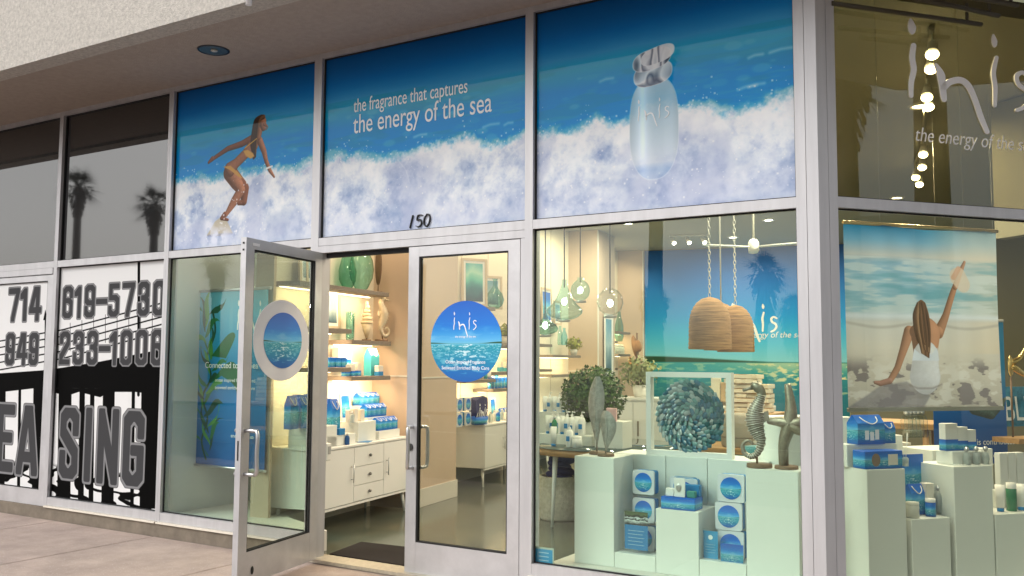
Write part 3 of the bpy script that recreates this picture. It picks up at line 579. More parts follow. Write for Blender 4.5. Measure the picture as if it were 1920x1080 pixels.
# ---------- vacant unit, left
v_=thing('storefront','vacant grey shopfront with black and white pier film and large leasing phone numbers','storefront')
mull(-9.19,-9.13,.085,4.25,v_); mull(-11.2,-11.14,.085,4.25,v_); mull(-7.425,-7.396,.085,4.25,v_)
for a,b in ((-11.14,-9.19),(-9.13,-7.425)):
    B(a,b,.002,.108,ZT0,ZT1).build('transom',ALU,v_); B(a,b,.002,.108,ZG,4.25).build('head',ALU,v_)
    pane(a,b,ZT1,ZG,DARK,v_)
B(-9.13,-7.425,.002,.108,.12,.20).build('sill',ALU,v_); B(-9.14,-7.40,-.03,.09,.102,.118).build('flashing',M('cream_flashing',(.72,.66,.56),rough=.4),v_)
pane(-9.13,-7.425,.20,ZT0,m_pier,v_,(-9.14,-7.41,.19,2.57))
dr=B(-10.30,-9.205,.012,.06,-.012,.26).build('door',ALU2,v_)
B(-9.30,-9.205,.012,.06,.26,2.50).build('stile',ALU2,dr); B(-10.30,-9.30,.012,.06,2.44,2.50).build('rail',ALU2,dr)
o=pane(-10.3,-9.30,.26,2.44,m_pierd,dr,(-10.3,-9.3,.24,2.46),y=.03)
B(-11.14,-9.205,.001,.10,2.51,ZT0-.002).build('door_header',ALU,v_); B(-11.14,-10.31,.003,.09,-.01,2.5).build('side_panel',DARK,v_)
fin(v_,(-9.2,.05,0))
# ---------- shop front
s_=thing('storefront','aluminium shopfront of the sea fragrance shop with blue wave film over its double doors','storefront')
mull(-7.394,-7.36,.085,4.25,s_); mull(-5.535,-5.45,-.0,4.25,s_); mull(-3.43,-3.363,.0,4.25,s_); mull(-1.478,-1.415,.085,4.25,s_)
for k,(a,b) in enumerate(((-7.36,-5.535),(-5.45,-3.43),(-3.363,-1.478))):
    B(a,b,.002,.108,ZT0,ZT1).build('transom',ALU,s_); B(a,b,.002,.108,ZG,4.25).build('head',ALU,s_)
    p=pane(a,b,ZT1,ZG,m_wave,s_,(-7.36,-1.478,2.64,4.2)); p['label']=('printed pane with a surfer on a breaking wave','printed wave pane with the white slogan','printed wave pane with a frosted bottle')[k]
    if k==1:
        WT=M('white_lettering',(.9,.92,.94),rough=.5)
        text('the fragrance that captures',.165,WT,p,(-5.125,.043,3.685),fit=1.15); text('the energy of the sea',.228,WT,p,(-5.125,.043,3.505),fit=1.375)
        BK=M('black_numerals',(.01,.01,.01),rough=.5)
        t1=[('s',[(2,0,2.6),(14,40,2.6)])]; t5=[('s',[(52,39,2.2),(36,39,2.6),(31,23,2.4),(44,25,2.8),(50,14,2.8),(42,2,2.8),(28,4,2.2)])]; t0=[('s',[(72,40,2.6),(62,28,2.6),(60,10,2.8),(68,1,2.6),(78,6,2.6),(84,24,2.6),(81,38,2.6),(72,40,2.6)])]
        glyph_mb(t1+t5+t0,-4.515,2.668,.0024,.03,.044,.62).build('numerals',BK,p)
    if k==2:
        glyph_mb(INIS,w(1191,240)[0],w(1191,241)[1],(w(1250,220)[0]-w(1191,220)[0])/226,.041,.0445,.75).build('lettering',M('pale_print',(.85,.9,.93),rough=.5),p)
for a,b in ((-7.36,-5.535),(-3.363,-1.478)):
    pane(a,b,.20,ZT0,GLASS,s_); B(a,b,.002,.108,.12,.20).build('sill',ALU,s_); B(a-.02,b+.01,-.03,.09,.102,.118).build('flashing',MATS['cream_flashing'],s_)
B(-5.45,-3.43,.001,.10,2.515,ZT0-.003).build('door_header',ALU,s_)
B(-5.404,-3.466,.055,.098,2.478,2.514).build('header_shade_strip',GASK,s_); B(-5.45,-5.405,.004,.10,.0,2.513).build('door_jamb',ALU,s_); B(-3.465,-3.43,.004,.10,.0,2.513).build('door_jamb',ALU,s_)  # black strip under the header stands in for the shaded gap there
B(-5.53,-3.36,-.06,.14,-.015,.012).build('threshold',M('worn_threshold',(.55,.50,.40),rough=.4,metal=.4,noise=.2,nscale=30),s_)
def leaf(hinge_x,rz,L,side,parent,label):
    # local frame: x from the hinge along the leaf, y = thickness
    d=bpy.data.objects.new('door',None); COL.objects.link(d); d.parent=parent; d.location=(hinge_x,-.0,0) ; d.rotation_euler=(0,0,rz); d['label']=label
    st=.10; z0,z1=.012,2.508; y0,y1=.004,.050
    B(0,st,y0,y1,z0,z1).build('stile',ALU2,d); B(L-st,L,y0,y1,z0,z1).build('stile',ALU2,d)
    B(st,L-st,y0+.001,y1-.001,2.43,z1).build('rail',ALU2,d); B(st,L-st,y0+.001,y1-.001,z0,.24).build('bottom_rail',ALU2,d)
    B(st,L-st,.022,.030,.24,2.43).build('glass',GLASS2,d)
    mb=MB(); t=.011
    for y in (.009,.032):
        for a in ((st,st+t,.24,2.43),(L-st-t,L-st,.24,2.43),(st+t,L-st-t,.24,.24+t),(st+t,L-st-t,2.43-t,2.43)): mb.box(a[0],a[1],y,y+.012,a[2],a[3])
    mb.build('gasket',GASK,d)
    return d,st
# fixed right leaf: hinge on the right jamb, closed -> runs toward -x
dR,st=leaf(-4.49,0,1.02,1,s_,'closed glass door leaf with round blue sea decal')
def handle(d,x,zs,y,sgn,name='handle'):
    MB().tube(spline([(x,y,zs[0]),(x,y+sgn*.05,zs[0]),(x+.012,y+sgn*.075,zs[0]+.02),(x+.015,y+sgn*.075,(zs[0]+zs[1])/2),(x+.012,y+sgn*.075,zs[1]-.02),(x,y+sgn*.05,zs[1]),(x,y,zs[1])],4),.0145,10).build(name,STEEL,d)
handle(dR,.06,(.80,1.11),.004,-1); handle(dR,.10,(.80,1.11),.05,1)
MB().disc(.045,.955,.022,.028,-.006,.004,20).build('lock_cylinder',M('lock_metal',(.10,.10,.10),rough=.35,metal=.9),dR)
DECW=M('decal_white',(.72,.72,.76),rough=.5)
cd_=MB().disc(.535,1.767,.322,.305,.0185,.0212,64).build('decal',m_sea,dR,(.213,.857,1.462,2.072))
glyph_mb(INIS,.425,1.80,.00092,.0165,.0184,.7).build('lettering',WHITE,cd_)
text('Ocean Inspired Fragrance',.038,WHITE,cd_,(.535,.018,1.60),align='CENTER',fit=.36); text('Seaweed Enriched Body Care',.038,WHITE,cd_,(.535,.018,1.555),align='CENTER',fit=.43); text('the energy of the sea',.022,WHITE,cd_,(.535,.018,1.795),align='CENTER')
# open left leaf
dL,st=leaf(-5.40,R_(-78.5),1.035,1,s_,'open glass door leaf with white ringed round decal'); dL.location=(-5.405,-.055,0)
handle(dL,.985,(.80,1.11),.05,1.5)
for z in (.80,1.11): MB().tube([(.985,.004,z),(.985,-.035,z)],.013,10).build('handle_stub',STEEL,dL)
dd=MB().disc(.525,1.77,.372,.312,.031,.0335,64).build('decal',DECW,dL); MB().disc(.515,1.77,.255,.215,.034,.0365,64).build('decal_picture',m_sea,dL,(.26,.77,1.555,1.985))
B(.88,.96,.05,.056,2.455,2.475).build('stay_plate',WHITE,dL); MB().box(1.036,1.038,.022,.032,.9,1.04).build('latch_plate',GASK,dL)
for z in (2.41,2.46): MB().box(1.036,1.038,.02,.034,z,z+.014).build('screw_hole',GASK,dL)
MB().disc(.86,.10,.018,.03,.0505,.052,12).build('scuff_mark',M('black_scuff',(.02,.02,.02),rough=.8),dL)
fin(s_,(-5.4,.05,0))
# ---------- corner post and right front
c_=thing('storefront','corner glass shopfront with large white hand drawn lettering and a beach poster behind','storefront',(-1.34,0,0),RA)
def cw(x,y): q=np.array([x,y,0])-RP; return (float(q@RD),float(-(q@RN)))
pp=[cw(*p) for p in ((-1.412,0.0),(-1.34,0.0),tuple(RP[:2]+RD[:2]*.072),tuple((RP+RD*.072-RN*.11)[:2]),(-1.412,.12))]
MB().slab(pp,.0,4.25).build('corner_post',ALU,c_)
B(.075,.138,0,.11,.085,4.25).build('mullion',ALU,c_); B(2.25,2.32,0,.11,.085,4.25).build('mullion',ALU,c_); B(4.4,4.47,0,.11,.085,4.25).build('mullion',ALU,c_)
for a,b in ((.138,2.25),(2.32,4.4)):
    B(a,b,.002,.108,ZT0,ZT1).build('transom',ALU,c_); B(a,b,.002,.108,ZG,4.25).build('head',ALU,c_); B(a,b,.002,.108,.12,.20).build('sill',ALU,c_); B(a,b,-.03,.09,.102,.118).build('flashing',MATS['cream_flashing'],c_)
    gp=pane(a,b,ZT1,ZG,GLASSR,c_); gl_=pane(a,b,.20,ZT0,GLASSR2,c_)
    if a<1:
        pass
gp=[o for o in c_.children if o.name.startswith('pane')][0]
u0=onR(1706,225,.04); u1=onR(1866,215,.04); sc=(u1[0]-u0[0])/155.*1.0; zb=onR(1706,180,.04)[1]-62*((onR(1713,85,.04)[1]-onR(1705,180,.04)[1])/96)
kx=(onR(1863,150,.04)[0]-onR(1709,130,.04)[0])/150.; kz=(onR(1713,85,.04)[1]-onR(1705,180,.04)[1])/96.
g_=glyph_mb(INIS,0,0,1.,.036,.044,.85); g_.v=[(onR(1704,180,.04)[0]+p[0]*kx,p[1],zb+p[2]*kz) for p in g_.v]
g_.build('lettering',WHITE,gp); text('the energy of the sea',.134,WHITE,gp,(onR(1715,262,.04)[0],.042,onR(1715,262,.04)[1]-.005),shear=.25,fit=onR(1938,280,.04)[0]-onR(1715,262,.04)[0],bold=-.0008)
# ================= INTERIOR SHELL =================
far=RP[:2]+RD[:2]*9; M1=np.array([-7.96,12.6]); md=np.array([math.cos(R_(11.6)),math.sin(R_(11.6))]); M2=M1+md*13
inn=[(-9.2,.105),(-1.40,.105),tuple((RP-RN*.115)[:2]+RD[:2]*.07),tuple(far-RN[:2]*.115),tuple(M2),tuple(M1-md*3),(-11,4)]
tag(MB().slab(inn,-.12,0).build('floor',FLOORM),kind='structure'); tag(MB().slab(inn,4.0,4.12).build('ceiling',CEIL),kind='structure')
# shelved side wall with deep bays (room frame: rz = IA)
sw=thing('side_wall',None,None,tuple(IO),IA); sw['kind']='structure'
BD=-.56
B(BD-.1,BD,-1.66,10.55,0,4.0).build('bay_back',M('bay_back_paint',(.80,.74,.62),rough=.6),sw)
for y in (-.62,1.9,2.6,3.5,4.4,5.3,6.2,9.0): B(BD,BD+.004,y-.004,y+.004,.9,4).build('panel_joint',M('panel_joint',(.45,.38,.30),rough=.8),sw)
for a,b in ((.28,1.32),(7.15,8.25),(10.45,10.9)):
    B(BD,0,a,b,.0,3.995).build('partition',PINKW,sw)
    B(BD-.01,.016,a-.016 if a>9 else a+.0,b+.016,.002,.20).build('baseboard',TRIMW,sw); B(.0,.008,a,b,1.42,1.435).build('chair_rail',TRIMW,sw)
    B(BD,-.03,a-.008,a-.001,1.44,1.455).build('chair_rail',TRIMW,sw)
    B(-.012,.010,a-.010,a+.03,.2,3.99).build('corner_bead',TRIMW,sw)
B(BD-.1,BD+.1,-1.70,-1.662,0,3.99).build('bay_end',PINKW,sw)
# window niche behind the banner
nw=thing('niche_wall',None,None,(-7.2,1.2,0)); nw['kind']='structure'
B(-1.5,.62,0,.08,0,3.99).build('back_panel',LACQ,nw)
for k in range(9): B(-1.3+k*.2,-1.292+k*.2,-.003,.0,.1,3.9).build('groove',M('groove_grey',(.35,.35,.34),rough=.8),nw)
x_=float(onY(330,900,1.2)[0])+7.2
B(-.24,-.20,-1.08,.0,0,3.99).build('side_return',LACQ,nw)
o=MB().slab([(-7.38,.11),(-5.56,.11),(-5.56,.30),(-6.35,.62),(-6.52,1.19),(-7.4,1.19)],.001,.17).build('window_platform',TRIMW); tag(o,kind='structure')
# mural wall
mw=thing('mural_wall','blue sea mural wall with white lettering at the far end of the shop','wall',(float(M1[0]),float(M1[1]),0),R_(11.6)); mw['kind']='structure'
B(-3,0,-.0,.12,0,4.0).build('plain_wall',PINKW,mw); B(0,4.1,.0,.12,0,4).build('wall',PINKW,mw); B(4.1,12.9,-.02,.12,0,4).build('wall',M('olive_wall',(.20,.19,.13),rough=.8),mw)
MURAL=art_mural(); B(.02,4.09,-.012,-.001,.003,3.99).build('mural',MI('mural_paper',MURAL,rough=.6),mw,(0,12,0,4))
def onM(px,py): 
    N=np.array([math.sin(R_(11.6)),-math.cos(R_(11.6)),0]); q=onP(px,py,np.array([M1[0],M1[1],0]),N); return float((q[:2]-M1)@md),float(q[2])
a0=onM(1397,655); a1=onM(1456,655); k_=(a1[0]-a0[0])/100
glyph_mb(INIS,onM(1372,640)[0],onM(1420,625)[1]-.005*60+.1,(onM(1430,640)[0]-onM(1372,640)[0])/158*1.02,-.02,-.013,1.1).build('lettering',WHITE,mw)
text('the energy of the sea',.17,WHITE,mw,(onM(1371,633)[0],-.02,onM(1420,633)[1]),shear=.2)
# right return wall with tall bare glazing ribs beyond the corner window
rw=thing('far_window_wall','grey ribbed glazing wall far inside the corner window','wall',tuple((RP-RN*.115+RD*4.6)),RA); rw['kind']='structure'
for k in range(6): B(k*.9,k*.9+.06,0,.1,0,4.0).build('rib',ALU,rw)
B(0,5,.02,.08,3.0,3.1).build('rail',ALU,rw); B(0,5,.02,.08,.0,.15).build('rail',ALU,rw)
B(0,5,.05,.056,.15,3.0).build('glazing',GLASS,rw)
bk=B(-.06,.06,-.02,1.6,2.75,3.98).build('bulkhead',M('olive_wall',(.20,.19,.13),rough=.8)); bk.location=RW(3.3,.25,0); bk.rotation_euler=(0,0,RA); tag(bk,kind='structure')

# ================= LAMPS (shop lamps, plus one ceiling can added as fill) =================
WARM=(1,.76,.48); WARM2=(1,.84,.62)
EMW=M('lamp_glow',(1,.9,.75),emit=(1,.88,.68),es=14); EMS=M('led_glow',(1,.9,.7),emit=(1,.82,.55),es=3.0)
def area(loc,rot,sx,sy,e,col=WARM,parent=None):
    l=bpy.data.lights.new('lamp_light','AREA'); l.shape='RECTANGLE'; l.size=sx; l.size_y=sy; l.energy=e; l.color=col
    o=bpy.data.objects.new('lamp_light',l); COL.objects.link(o); o.location=loc; o.rotation_euler=rot
    if parent: o.parent=parent
    return o
def point(loc,e,r=.03,col=WARM,parent=None):
    l=bpy.data.lights.new('lamp_light','POINT'); l.energy=e; l.shadow_soft_size=r; l.color=col
    o=bpy.data.objects.new('lamp_light',l); COL.objects.link(o); o.location=loc
    if parent: o.parent=parent
    return o
def spot(loc,to,e,ang=60,col=WARM2,parent=None,r=.05):
    l=bpy.data.lights.new('lamp_light','SPOT'); l.energy=e; l.spot_size=R_(ang); l.spot_blend=.7; l.shadow_soft_size=r; l.color=col
    o=bpy.data.objects.new('lamp_light',l); COL.objects.link(o); o.location=loc
    o.rotation_euler=(Vector(to)-Vector(loc)).to_track_quat('-Z','Y').to_euler(); 
    return o
# recessed ceiling cans
cans=[(-5.2,3.0,40),(-3.4,2.2,55),(-2.2,1.6,60),(-4.6,6.0,90),(-2.8,5.0,90),(-1.2,3.4,70),(-6.6,8.8,90),(-4.4,9.6,90),(-2.2,8.4,90),(-5.6,11.4,90),(-3.2,11.6,60),(.8,6.4,60)]
cans+=[(-6.9,.75,9)]  # added fill can over the left niche, brightens the kelp banner
d0=thing('recessed_downlight','small bright round downlight set in the shop ceiling','downlight',(cans[0][0],cans[0][1],3.998),group='recessed downlights in the shop ceiling')
MB().lathe([(.10,-.002),(.105,-.012),(.075,-.012),(.072,-.003)],24,closed=False).build('trim_ring',LACQ,d0)
MB().lathe([(.001,-.004),(.07,-.004),(.07,-.002)],20,closed=False).build('lens',EMW,d0)
for i,(x,y,e) in enumerate(cans):
    if i: dup(d0,(x,y,3.998))
    area((x,y,3.96),(0,0,0),.14,.14,e*.40,WARM2)
# shelf-bay lamps: hidden strips under the shelves light the bay backs
def under(y,z,L,e): 
    o=area(IW(-.32,y,z-.02),(0,R_(-28),0),.05,L,e*.8,(1,.70,.38)); o.rotation_euler=(0,R_(28),IA); return o
# ================= SHELVES =================
SH=[]
def shelf(y0,y1,z,label,x1=-.24,t=.045,lit=5.):
    s=thing('wall_shelf',label,'shelf',IW(BD,(y0+y1)/2,z),IA,'floating oak shelves in the lit wall bays'); h=(y1-y0)/2
    MB().rbox(.001,x1-BD,-h,h,-t,0,.003).build('board',SHELF,s); B(.06,.10,-h+.04,h-.04,-t-.008,-t-.0005).build('led_strip',EMS,s)
    if lit: under((y0+y1)/2,z-t,(y1-y0)*.9,lit)
    SH.append((y0,y1,z)); return s
zz=lambda px,py:onI(px,py,-.24)
zt=zz(700,545)[1]; z2=zz(640,616)[1]; z3=zz(700,639)[1]; z4=zz(640,689)[1]; z5=zz(700,705)[1]
yA=zz(662,600)[0]; yB=zz(734,600)[0]
shelf(-1.6,zz(730,545)[0],zt,'long top shelf with a green glass vase seen through the open doorway')
shelf(-1.6,yA-.02,z2,'upper left shelf under a framed fern print in the doorway bay')
shelf(yA,yB,z3,'upper right shelf carrying a standing seahorse in the doorway bay')
shelf(-1.6,yA-.02,z4,'lower left shelf of blue cartons in the doorway bay')
shelf(yA,yB,z5,'lower right shelf with a turquoise paper bag in the doorway bay')
y0=1.34
shelf(1.36,3.05,zt,'long top shelf carrying framed wave pictures behind the closed door',lit=6)
shelf(3.1,4.1,z3+.02,'shelf with a potted plant behind the closed door edge'); shelf(3.1,4.1,z3-.36,'shelf of small bottles right of the round door decal'); shelf(2.1,3.08,z5-.08,'shelf of pale cartons just below the round door decal')
shelf(3.0,4.0,z5-.22,'shelf of blue wrapped soaps above the blue bag'); 
shelf(4.3,5.6,zt-.12,'shelf with a frame behind the teal pendant lamps'); shelf(4.2,5.4,z2-.04,'shelf under the glass vases left in the display window'); shelf(5.45,6.9,z3-.1,'short grey shelf above the yellow green plant'); shelf(4.2,5.4,z4-.05,'shelf of grey cartons at the left of the display window'); shelf(5.45,6.9,z5-.05,'low shelf behind the bushy potted plant',lit=0)
shelf(8.45,9.3,z2+.1,'shelf holding a green glass bottle beyond the clear globe lamp'); shelf(9.35,10.3,z2+.3,'shelf with white lantern frame near the straw hats'); shelf(9.35,10.3,z3-.05,'shelf of small jars near the straw hats',lit=0); shelf(8.45,9.3,z4-.05,'lower shelf beyond the clear globe lamp',lit=0)
area(IW(-.1,-.6,3.6),(0,R_(20),IA),.3,1.8,9,WARM); area(IW(-.1,4.2,3.7),(0,R_(20),IA),.3,4.5,20,WARM); area(IW(-.1,9.3,3.7),(0,R_(20),IA),.3,1.6,9,WARM)
# ================= CABINETS =================
def cabinet(y0,y1,label,ztop=.80,loc_x=0.):
    c=thing('sideboard',label,'sideboard',IW(-.28,(y0+y1)/2),IA,'white sideboards under the shelves'); h=(y1-y0)/2; D=.28
    MB().rbox(-D+.01,D-.012,-h,h,.24,ztop-.024,.003).build('body',LACQ,c); MB().rbox(-D,D+.006,-h-.012,h+.012,ztop-.022,ztop,.003).build('top',LACQ,c)
    B(D-.02,D+.0,-h-.004,h+.004,.215,.238).build('plinth_rail',LACQ,c)
    third=2*h/3
    # doors left and right, three drawers in the middle
    for s_ in (-1,1):
        a,b=(-h,-h+third) if s_<0 else (h-third,h)
        dd=B(D-.010,D+.004,a+.004,b-.004,.246,ztop-.03).build('door',LACQ,c); yh=b-.05 if s_<0 else a+.05
        MB().tube([(D+.035,yh,.44),(D+.035,yh,.62)],.006,8).tube([(D+.003,yh,.47),(D+.035,yh,.47)],.005,6).tube([(D+.003,yh,.59),(D+.035,yh,.59)],.005,6).build('handle',STEEL,dd)
    zs=[.246,.40,.58,ztop-.03]
    for k in range(3):
        dd=B(D-.010,D+.004,-h+third+.003,h-third-.003,zs[k]+.003,zs[k+1]-.003).build('drawer',LACQ,c); MB().ell((D+.018,0,(zs[k]+zs[k+1])/2),(.016,.016,.016),10,6).build('knob',M('dark_nickel',(.2,.19,.18),rough=.3,metal=.9),dd)
    for sx in (-1,1):
        for sy in (-1,1): MB().tube([(sx*(D-.06),sy*(h-.07),.22),(sx*(D-.035),sy*(h-.04),0)],[.022,.011],10).build('leg',LACQ,c)
    return c
cabinet(-1.55,.16,'white sideboard with brass bar handles seen through the open doorway'); cabinet(2.17,4.1,'white sideboard on tapered legs seen through the closed glass door'); cabinet(4.6,6.6,'white sideboard behind the round display table')
# ================= PRODUCT BUILDERS =================
BLUE=M('deep_blue_card',(.02,.10,.30),rough=.45); BLUE2=M('bright_blue_card',(.02,.22,.52),rough=.45); TEALC=M('teal_card',(.06,.40,.50),rough=.4)
m_bag=MI('sea_bag',SEA,'G',rough=.4); ROPE=M('white_rope',(.8,.8,.78),rough=.8); BOT=M('white_bottle',(.82,.82,.80),rough=.3); CARD=M('cream_card',(.74,.70,.62),rough=.6)
FROST=M('frosted_glass',(.75,.85,.85),rough=.35,trans=.6); GREENL=M('green_liquid',(.05,.28,.14),rough=.15,trans=.3)
def gift_bag(label,loc,rz,sc=1.,group=None,top=True,wd=.13,dp=.075,ht=.19):
    t=thing('gift_bag',label,'gift bag',loc,rz,group); a,b=wd/2*sc,dp/2*sc; h=ht*sc; zt=h*.72
    v=[(-a,-b,0),(a,-b,0),(a,b,0),(-a,b,0),(-a,-b,zt),(a,-b,zt),(a,b,zt),(-a,b,zt),(-a,-.004,h),(a,-.004,h),(a,.004,h),(-a,.004,h)]
    MB().add(v,[(3,2,1,0),(0,1,5,4),(1,2,6,5),(2,3,7,6),(3,0,4,7),(4,5,9,8),(5,6,10,9),(6,7,11,10),(7,4,8,11),(8,9,10,11)]).build('body',m_bag,t)
    MB().tube(spline([(-a*.6,-b*.35,h*.93),(-a*.45,-b*1.0,h*.80),(0,-b*1.25,h*.70),(a*.45,-b*1.0,h*.80),(a*.6,-b*.35,h*.93)],3),.0035*sc**.5,6).build('handle',ROPE,t)
    return t
def tall_bag(label,loc,rz,sc=1.,group=None): return gift_bag(label,loc,rz,sc,group,wd=.12,dp=.07,ht=.30)
def carton(label,loc,rz,sx,sy,sz,mat,group=None,band=None,name='carton'):
    t=thing(name,label,'box',loc,rz,group); MB().rbox(-sx/2,sx/2,-sy/2,sy/2,0,sz,.002).build('body',mat,t)
    if band: B(-sx/2-.0008,sx/2+.0008,-sy/2-.0008,sy/2+.0008,sz*.0+.002,sz*.42).build('printed_band',band,t)
    return t
def square_box(label,loc,rz,s=.165,dpt=.05,group=None):   # round-cornered gift tin, round sea picture on its face
    t=thing('gift_box',label,'gift box',loc,rz,group); r=.018; P=[]
    for cx,cz,a0 in ((s/2-r,s-r,0),(-s/2+r,s-r,90),(-s/2+r,r,180),(s/2-r,r,270)):
        for k in range(5): a=R_(a0+k*22.5); P.append((cx+r*math.cos(a),cz+r*math.sin(a)))
    MB().prism(P,0,dpt*.3).build('lid',M('silver_white_card',(.66,.69,.74),rough=.4),t); MB().prism([(p[0]*.985,p[1]*.985+.001) for p in P],dpt*.3,dpt*1.3).build('tray',BLUE2,t)
    q=MB().disc(0,s/2,s*.40,s*.40,-.0022,-.0004,36).build('picture',m_sea,t,(-s*.4,s*.4,s*.1,s*.9))
    return t
def pump(label,loc,sc=1.,group=None,mat=None):
    t=thing('pump_bottle',label,'bottle',loc,0,group); k=sc
    MB().lathe([(.001,0),(.028*k,0),(.030*k,.006*k),(.030*k,.12*k),(.022*k,.138*k),(.010*k,.145*k)],16,closed=False).build('body',mat or BOT,t)
    MB().lathe([(.012*k,.143*k),(.012*k,.162*k),(.004*k,.164*k),(.004*k,.185*k)],10,closed=False).tube([(0,0,.185*k),(.03*k,-.012*k,.183*k)],.0055*k,6).build('pump_head',BOT,t)
    B(-.016*k,.016*k,-.0312*k,-.0302*k,.05*k,.09*k).build('label_print',BLUE2,t); return t
def bottle(label,loc,sc=1.,group=None,mat=None,cap=True):
    t=thing('bottle',label,'bottle',loc,0,group); k=sc
    MB().lathe([(.001,0),(.022*k,0),(.026*k,.01*k),(.026*k,.075*k),(.018*k,.095*k),(.009*k,.10*k)],14,closed=False).build('body',mat or FROST,t)
    if cap: MB().ell((0,0,.112*k),(.014*k,.014*k,.013*k),10,6).build('cap',STEEL,t)
    return t
def tube_(label,loc,sc=1.,group=None):
    t=thing('cream_tube',label,'tube',loc,0,group); k=sc
    v=[(.024*math.cos(a)*k,.018*math.sin(a)*k,.02*k) for a in [i*math.pi/6 for i in range(12)]]+[(.028*math.cos(a)*k,.003*math.sin(a)*k,.15*k) for a in [i*math.pi/6 for i in range(12)]]
    MB().add(v,[tuple(range(12))[::-1],tuple(range(12,24))]+[(i,(i+1)%12,12+(i+1)%12,12+i) for i in range(12)],True).build('body',BOT,t); MB().lathe([(.018*k,0),(.019*k,.02*k)],12).build('cap',BLUE2,t); return t
def jar(label,loc,r=.035,h=.06,group=None,mat=None,lid=None):
    t=thing('jar',label,'jar',loc,0,group); MB().lathe([(.001,0),(r,0),(r,h*.78),(r*.92,h*.8)],16,closed=False).build('body',mat or BOT,t); MB().lathe([(r*.98,h*.8),(r*.98,h),(.001,h)],16,closed=False).build('lid',lid or LACQ,t); return t
def framed(label,loc,rz,wd,ht,art,tilt=0.,fr=.035,mat=None,cat='picture frame'):
    t=thing('picture_frame',label,cat,loc,rz); t.rotation_euler=(tilt,0,rz); f=mat or M('pale_oak_frame',(.62,.50,.36),rough=.5); 
    B(-wd/2,wd/2,-.02,0,0,fr).build('frame_side',f,t);B(-wd/2,wd/2,-.02,0,ht-fr,ht).build('frame_side',f,t);B(-wd/2,-wd/2+fr,-.0195,0,fr,ht-fr).build('frame_side',f,t);B(wd/2-fr,wd/2,-.0195,0,fr,ht-fr).build('frame_side',f,t)
    B(-wd/2+fr,wd/2-fr,-.010,-.002,fr,ht-fr).build('mount',LACQ,t); g=fr*1.6
    B(-wd/2+fr+g*.6,wd/2-fr-g*.6,-.013,-.0105,fr+g*.6,ht-fr-g*.6).build('picture',art,t,(-wd/2+fr,wd/2-fr,fr,ht-fr)); return t
m_sea2=MI('green_wave_art',art_palette('green_wave_print',[(0,(6,40,64)),(.3,(20,110,120)),(.5,(90,190,170)),(.7,(170,220,200)),(1,(60,160,170))],5,2.2),rough=.4)
m_art3=MI('pebble_art',art_palette('pebble_print',[(0,(60,90,110)),(.5,(180,200,205)),(1,(90,150,180))],15,5),rough=.4)
FG=-R_(90)  # things on the side wall face +x of the room frame: local -Y must point to +X'
FR=IA+R_(90)
def vase(label,loc,prof,mat,name='glass_vase',cat='vase',sy=.6,seg=28,rz=IA):
    t=thing(name,label,cat,loc,rz); MB().lathe(prof,seg,closed=False,sy=1,sx=sy).build('body',mat,t); return t
VG=MG('teal_glass',(.30,.62,.52),1.7,edge=1.1); VG2=MG('pale_teal_glass',(.52,.80,.78),1.7,edge=1.3); VB=MG('turquoise_glass',(.35,.75,.85),1.6,edge=1.2)
def seahorse(label,loc,rz,h,mat,base=None,cat='sculpture'):
    t=thing('seahorse_sculpture',label,cat,loc,rz); k=h/.42
    spine=spline([(.030,0,.400),(.018,0,.408),(0,0,.398),(-.016,0,.372),(-.006,0,.335),(.012,0,.295),(.022,0,.250),(.016,0,.205),(.002,0,.165),(-.010,0,.130),(.002,0,.082),(.034,0,.052),(.074,0,.066),(.084,0,.106),(.056,0,.132),(.030,0,.112)],4)
    rr=np.interp(np.linspace(0,15,len(spine)),range(16),[.014,.024,.026,.021,.023,.034,.042,.040,.031,.022,.016,.013,.012,.010,.008,.006])
    rr=[r*(1+(.13 if i%2 else -.06)*(i>12)) for i,r in enumerate(rr)]
    mb=MB().tube([(p[0]*k,0,p[2]*k) for p in spine],[r*k for r in rr],14); mb.tube([(.028*k,0,.400*k),(.052*k,0,.392*k),(.078*k,0,.384*k)],[.012*k,.0075*k,.0095*k],10)
    mb.build('body',mat,t)
    MB().prism([(x*k,z*k) for x,z in ((-.006,.412),(.004,.436),(.010,.420),(.022,.430),(.020,.410))],-.003,.003).prism([(x*k,z*k) for x,z in ((-.016,.275),(-.048,.285),(-.052,.245),(-.018,.215))],-.003,.003).build('fin',mat,t)
    rg=MB()
    for i in range(13,len(spine)-14,1):
        p=spine[i]; a=spine[i+1]; tx,tz=a[0]-p[0],a[2]-p[2]; l=math.hypot(tx,tz); nx,nz=-tz/l,tx/l; r=rr[i]*k*1.06; P=[]
        for g in range(13): th=2*math.pi*g/12; P.append((p[0]*k+nx*r*math.cos(th),r*math.sin(th),p[2]*k+nz*r*math.cos(th)))
        rg.tube(P,.0016*k,4,False)
    rg.build('rib',M('pale_silver_rib',(.78,.76,.70),rough=.35,metal=.5),t)
    MB().ell((.026*k,-.013*k,.404*k),(.005*k,.003*k,.005*k),8,5).build('eye',GASK,t)
    MB().tube([(.012*k,0,.075*k),(.012*k,0,.012)],.006*k,8).build('rod',BASEW,t); MB().lathe([(.001,0),(.062*k,0),(.064*k,.004),(.062*k,.020*k),(.001,.020*k)],24,closed=False).build('base',base or BASEW,t)
    return t
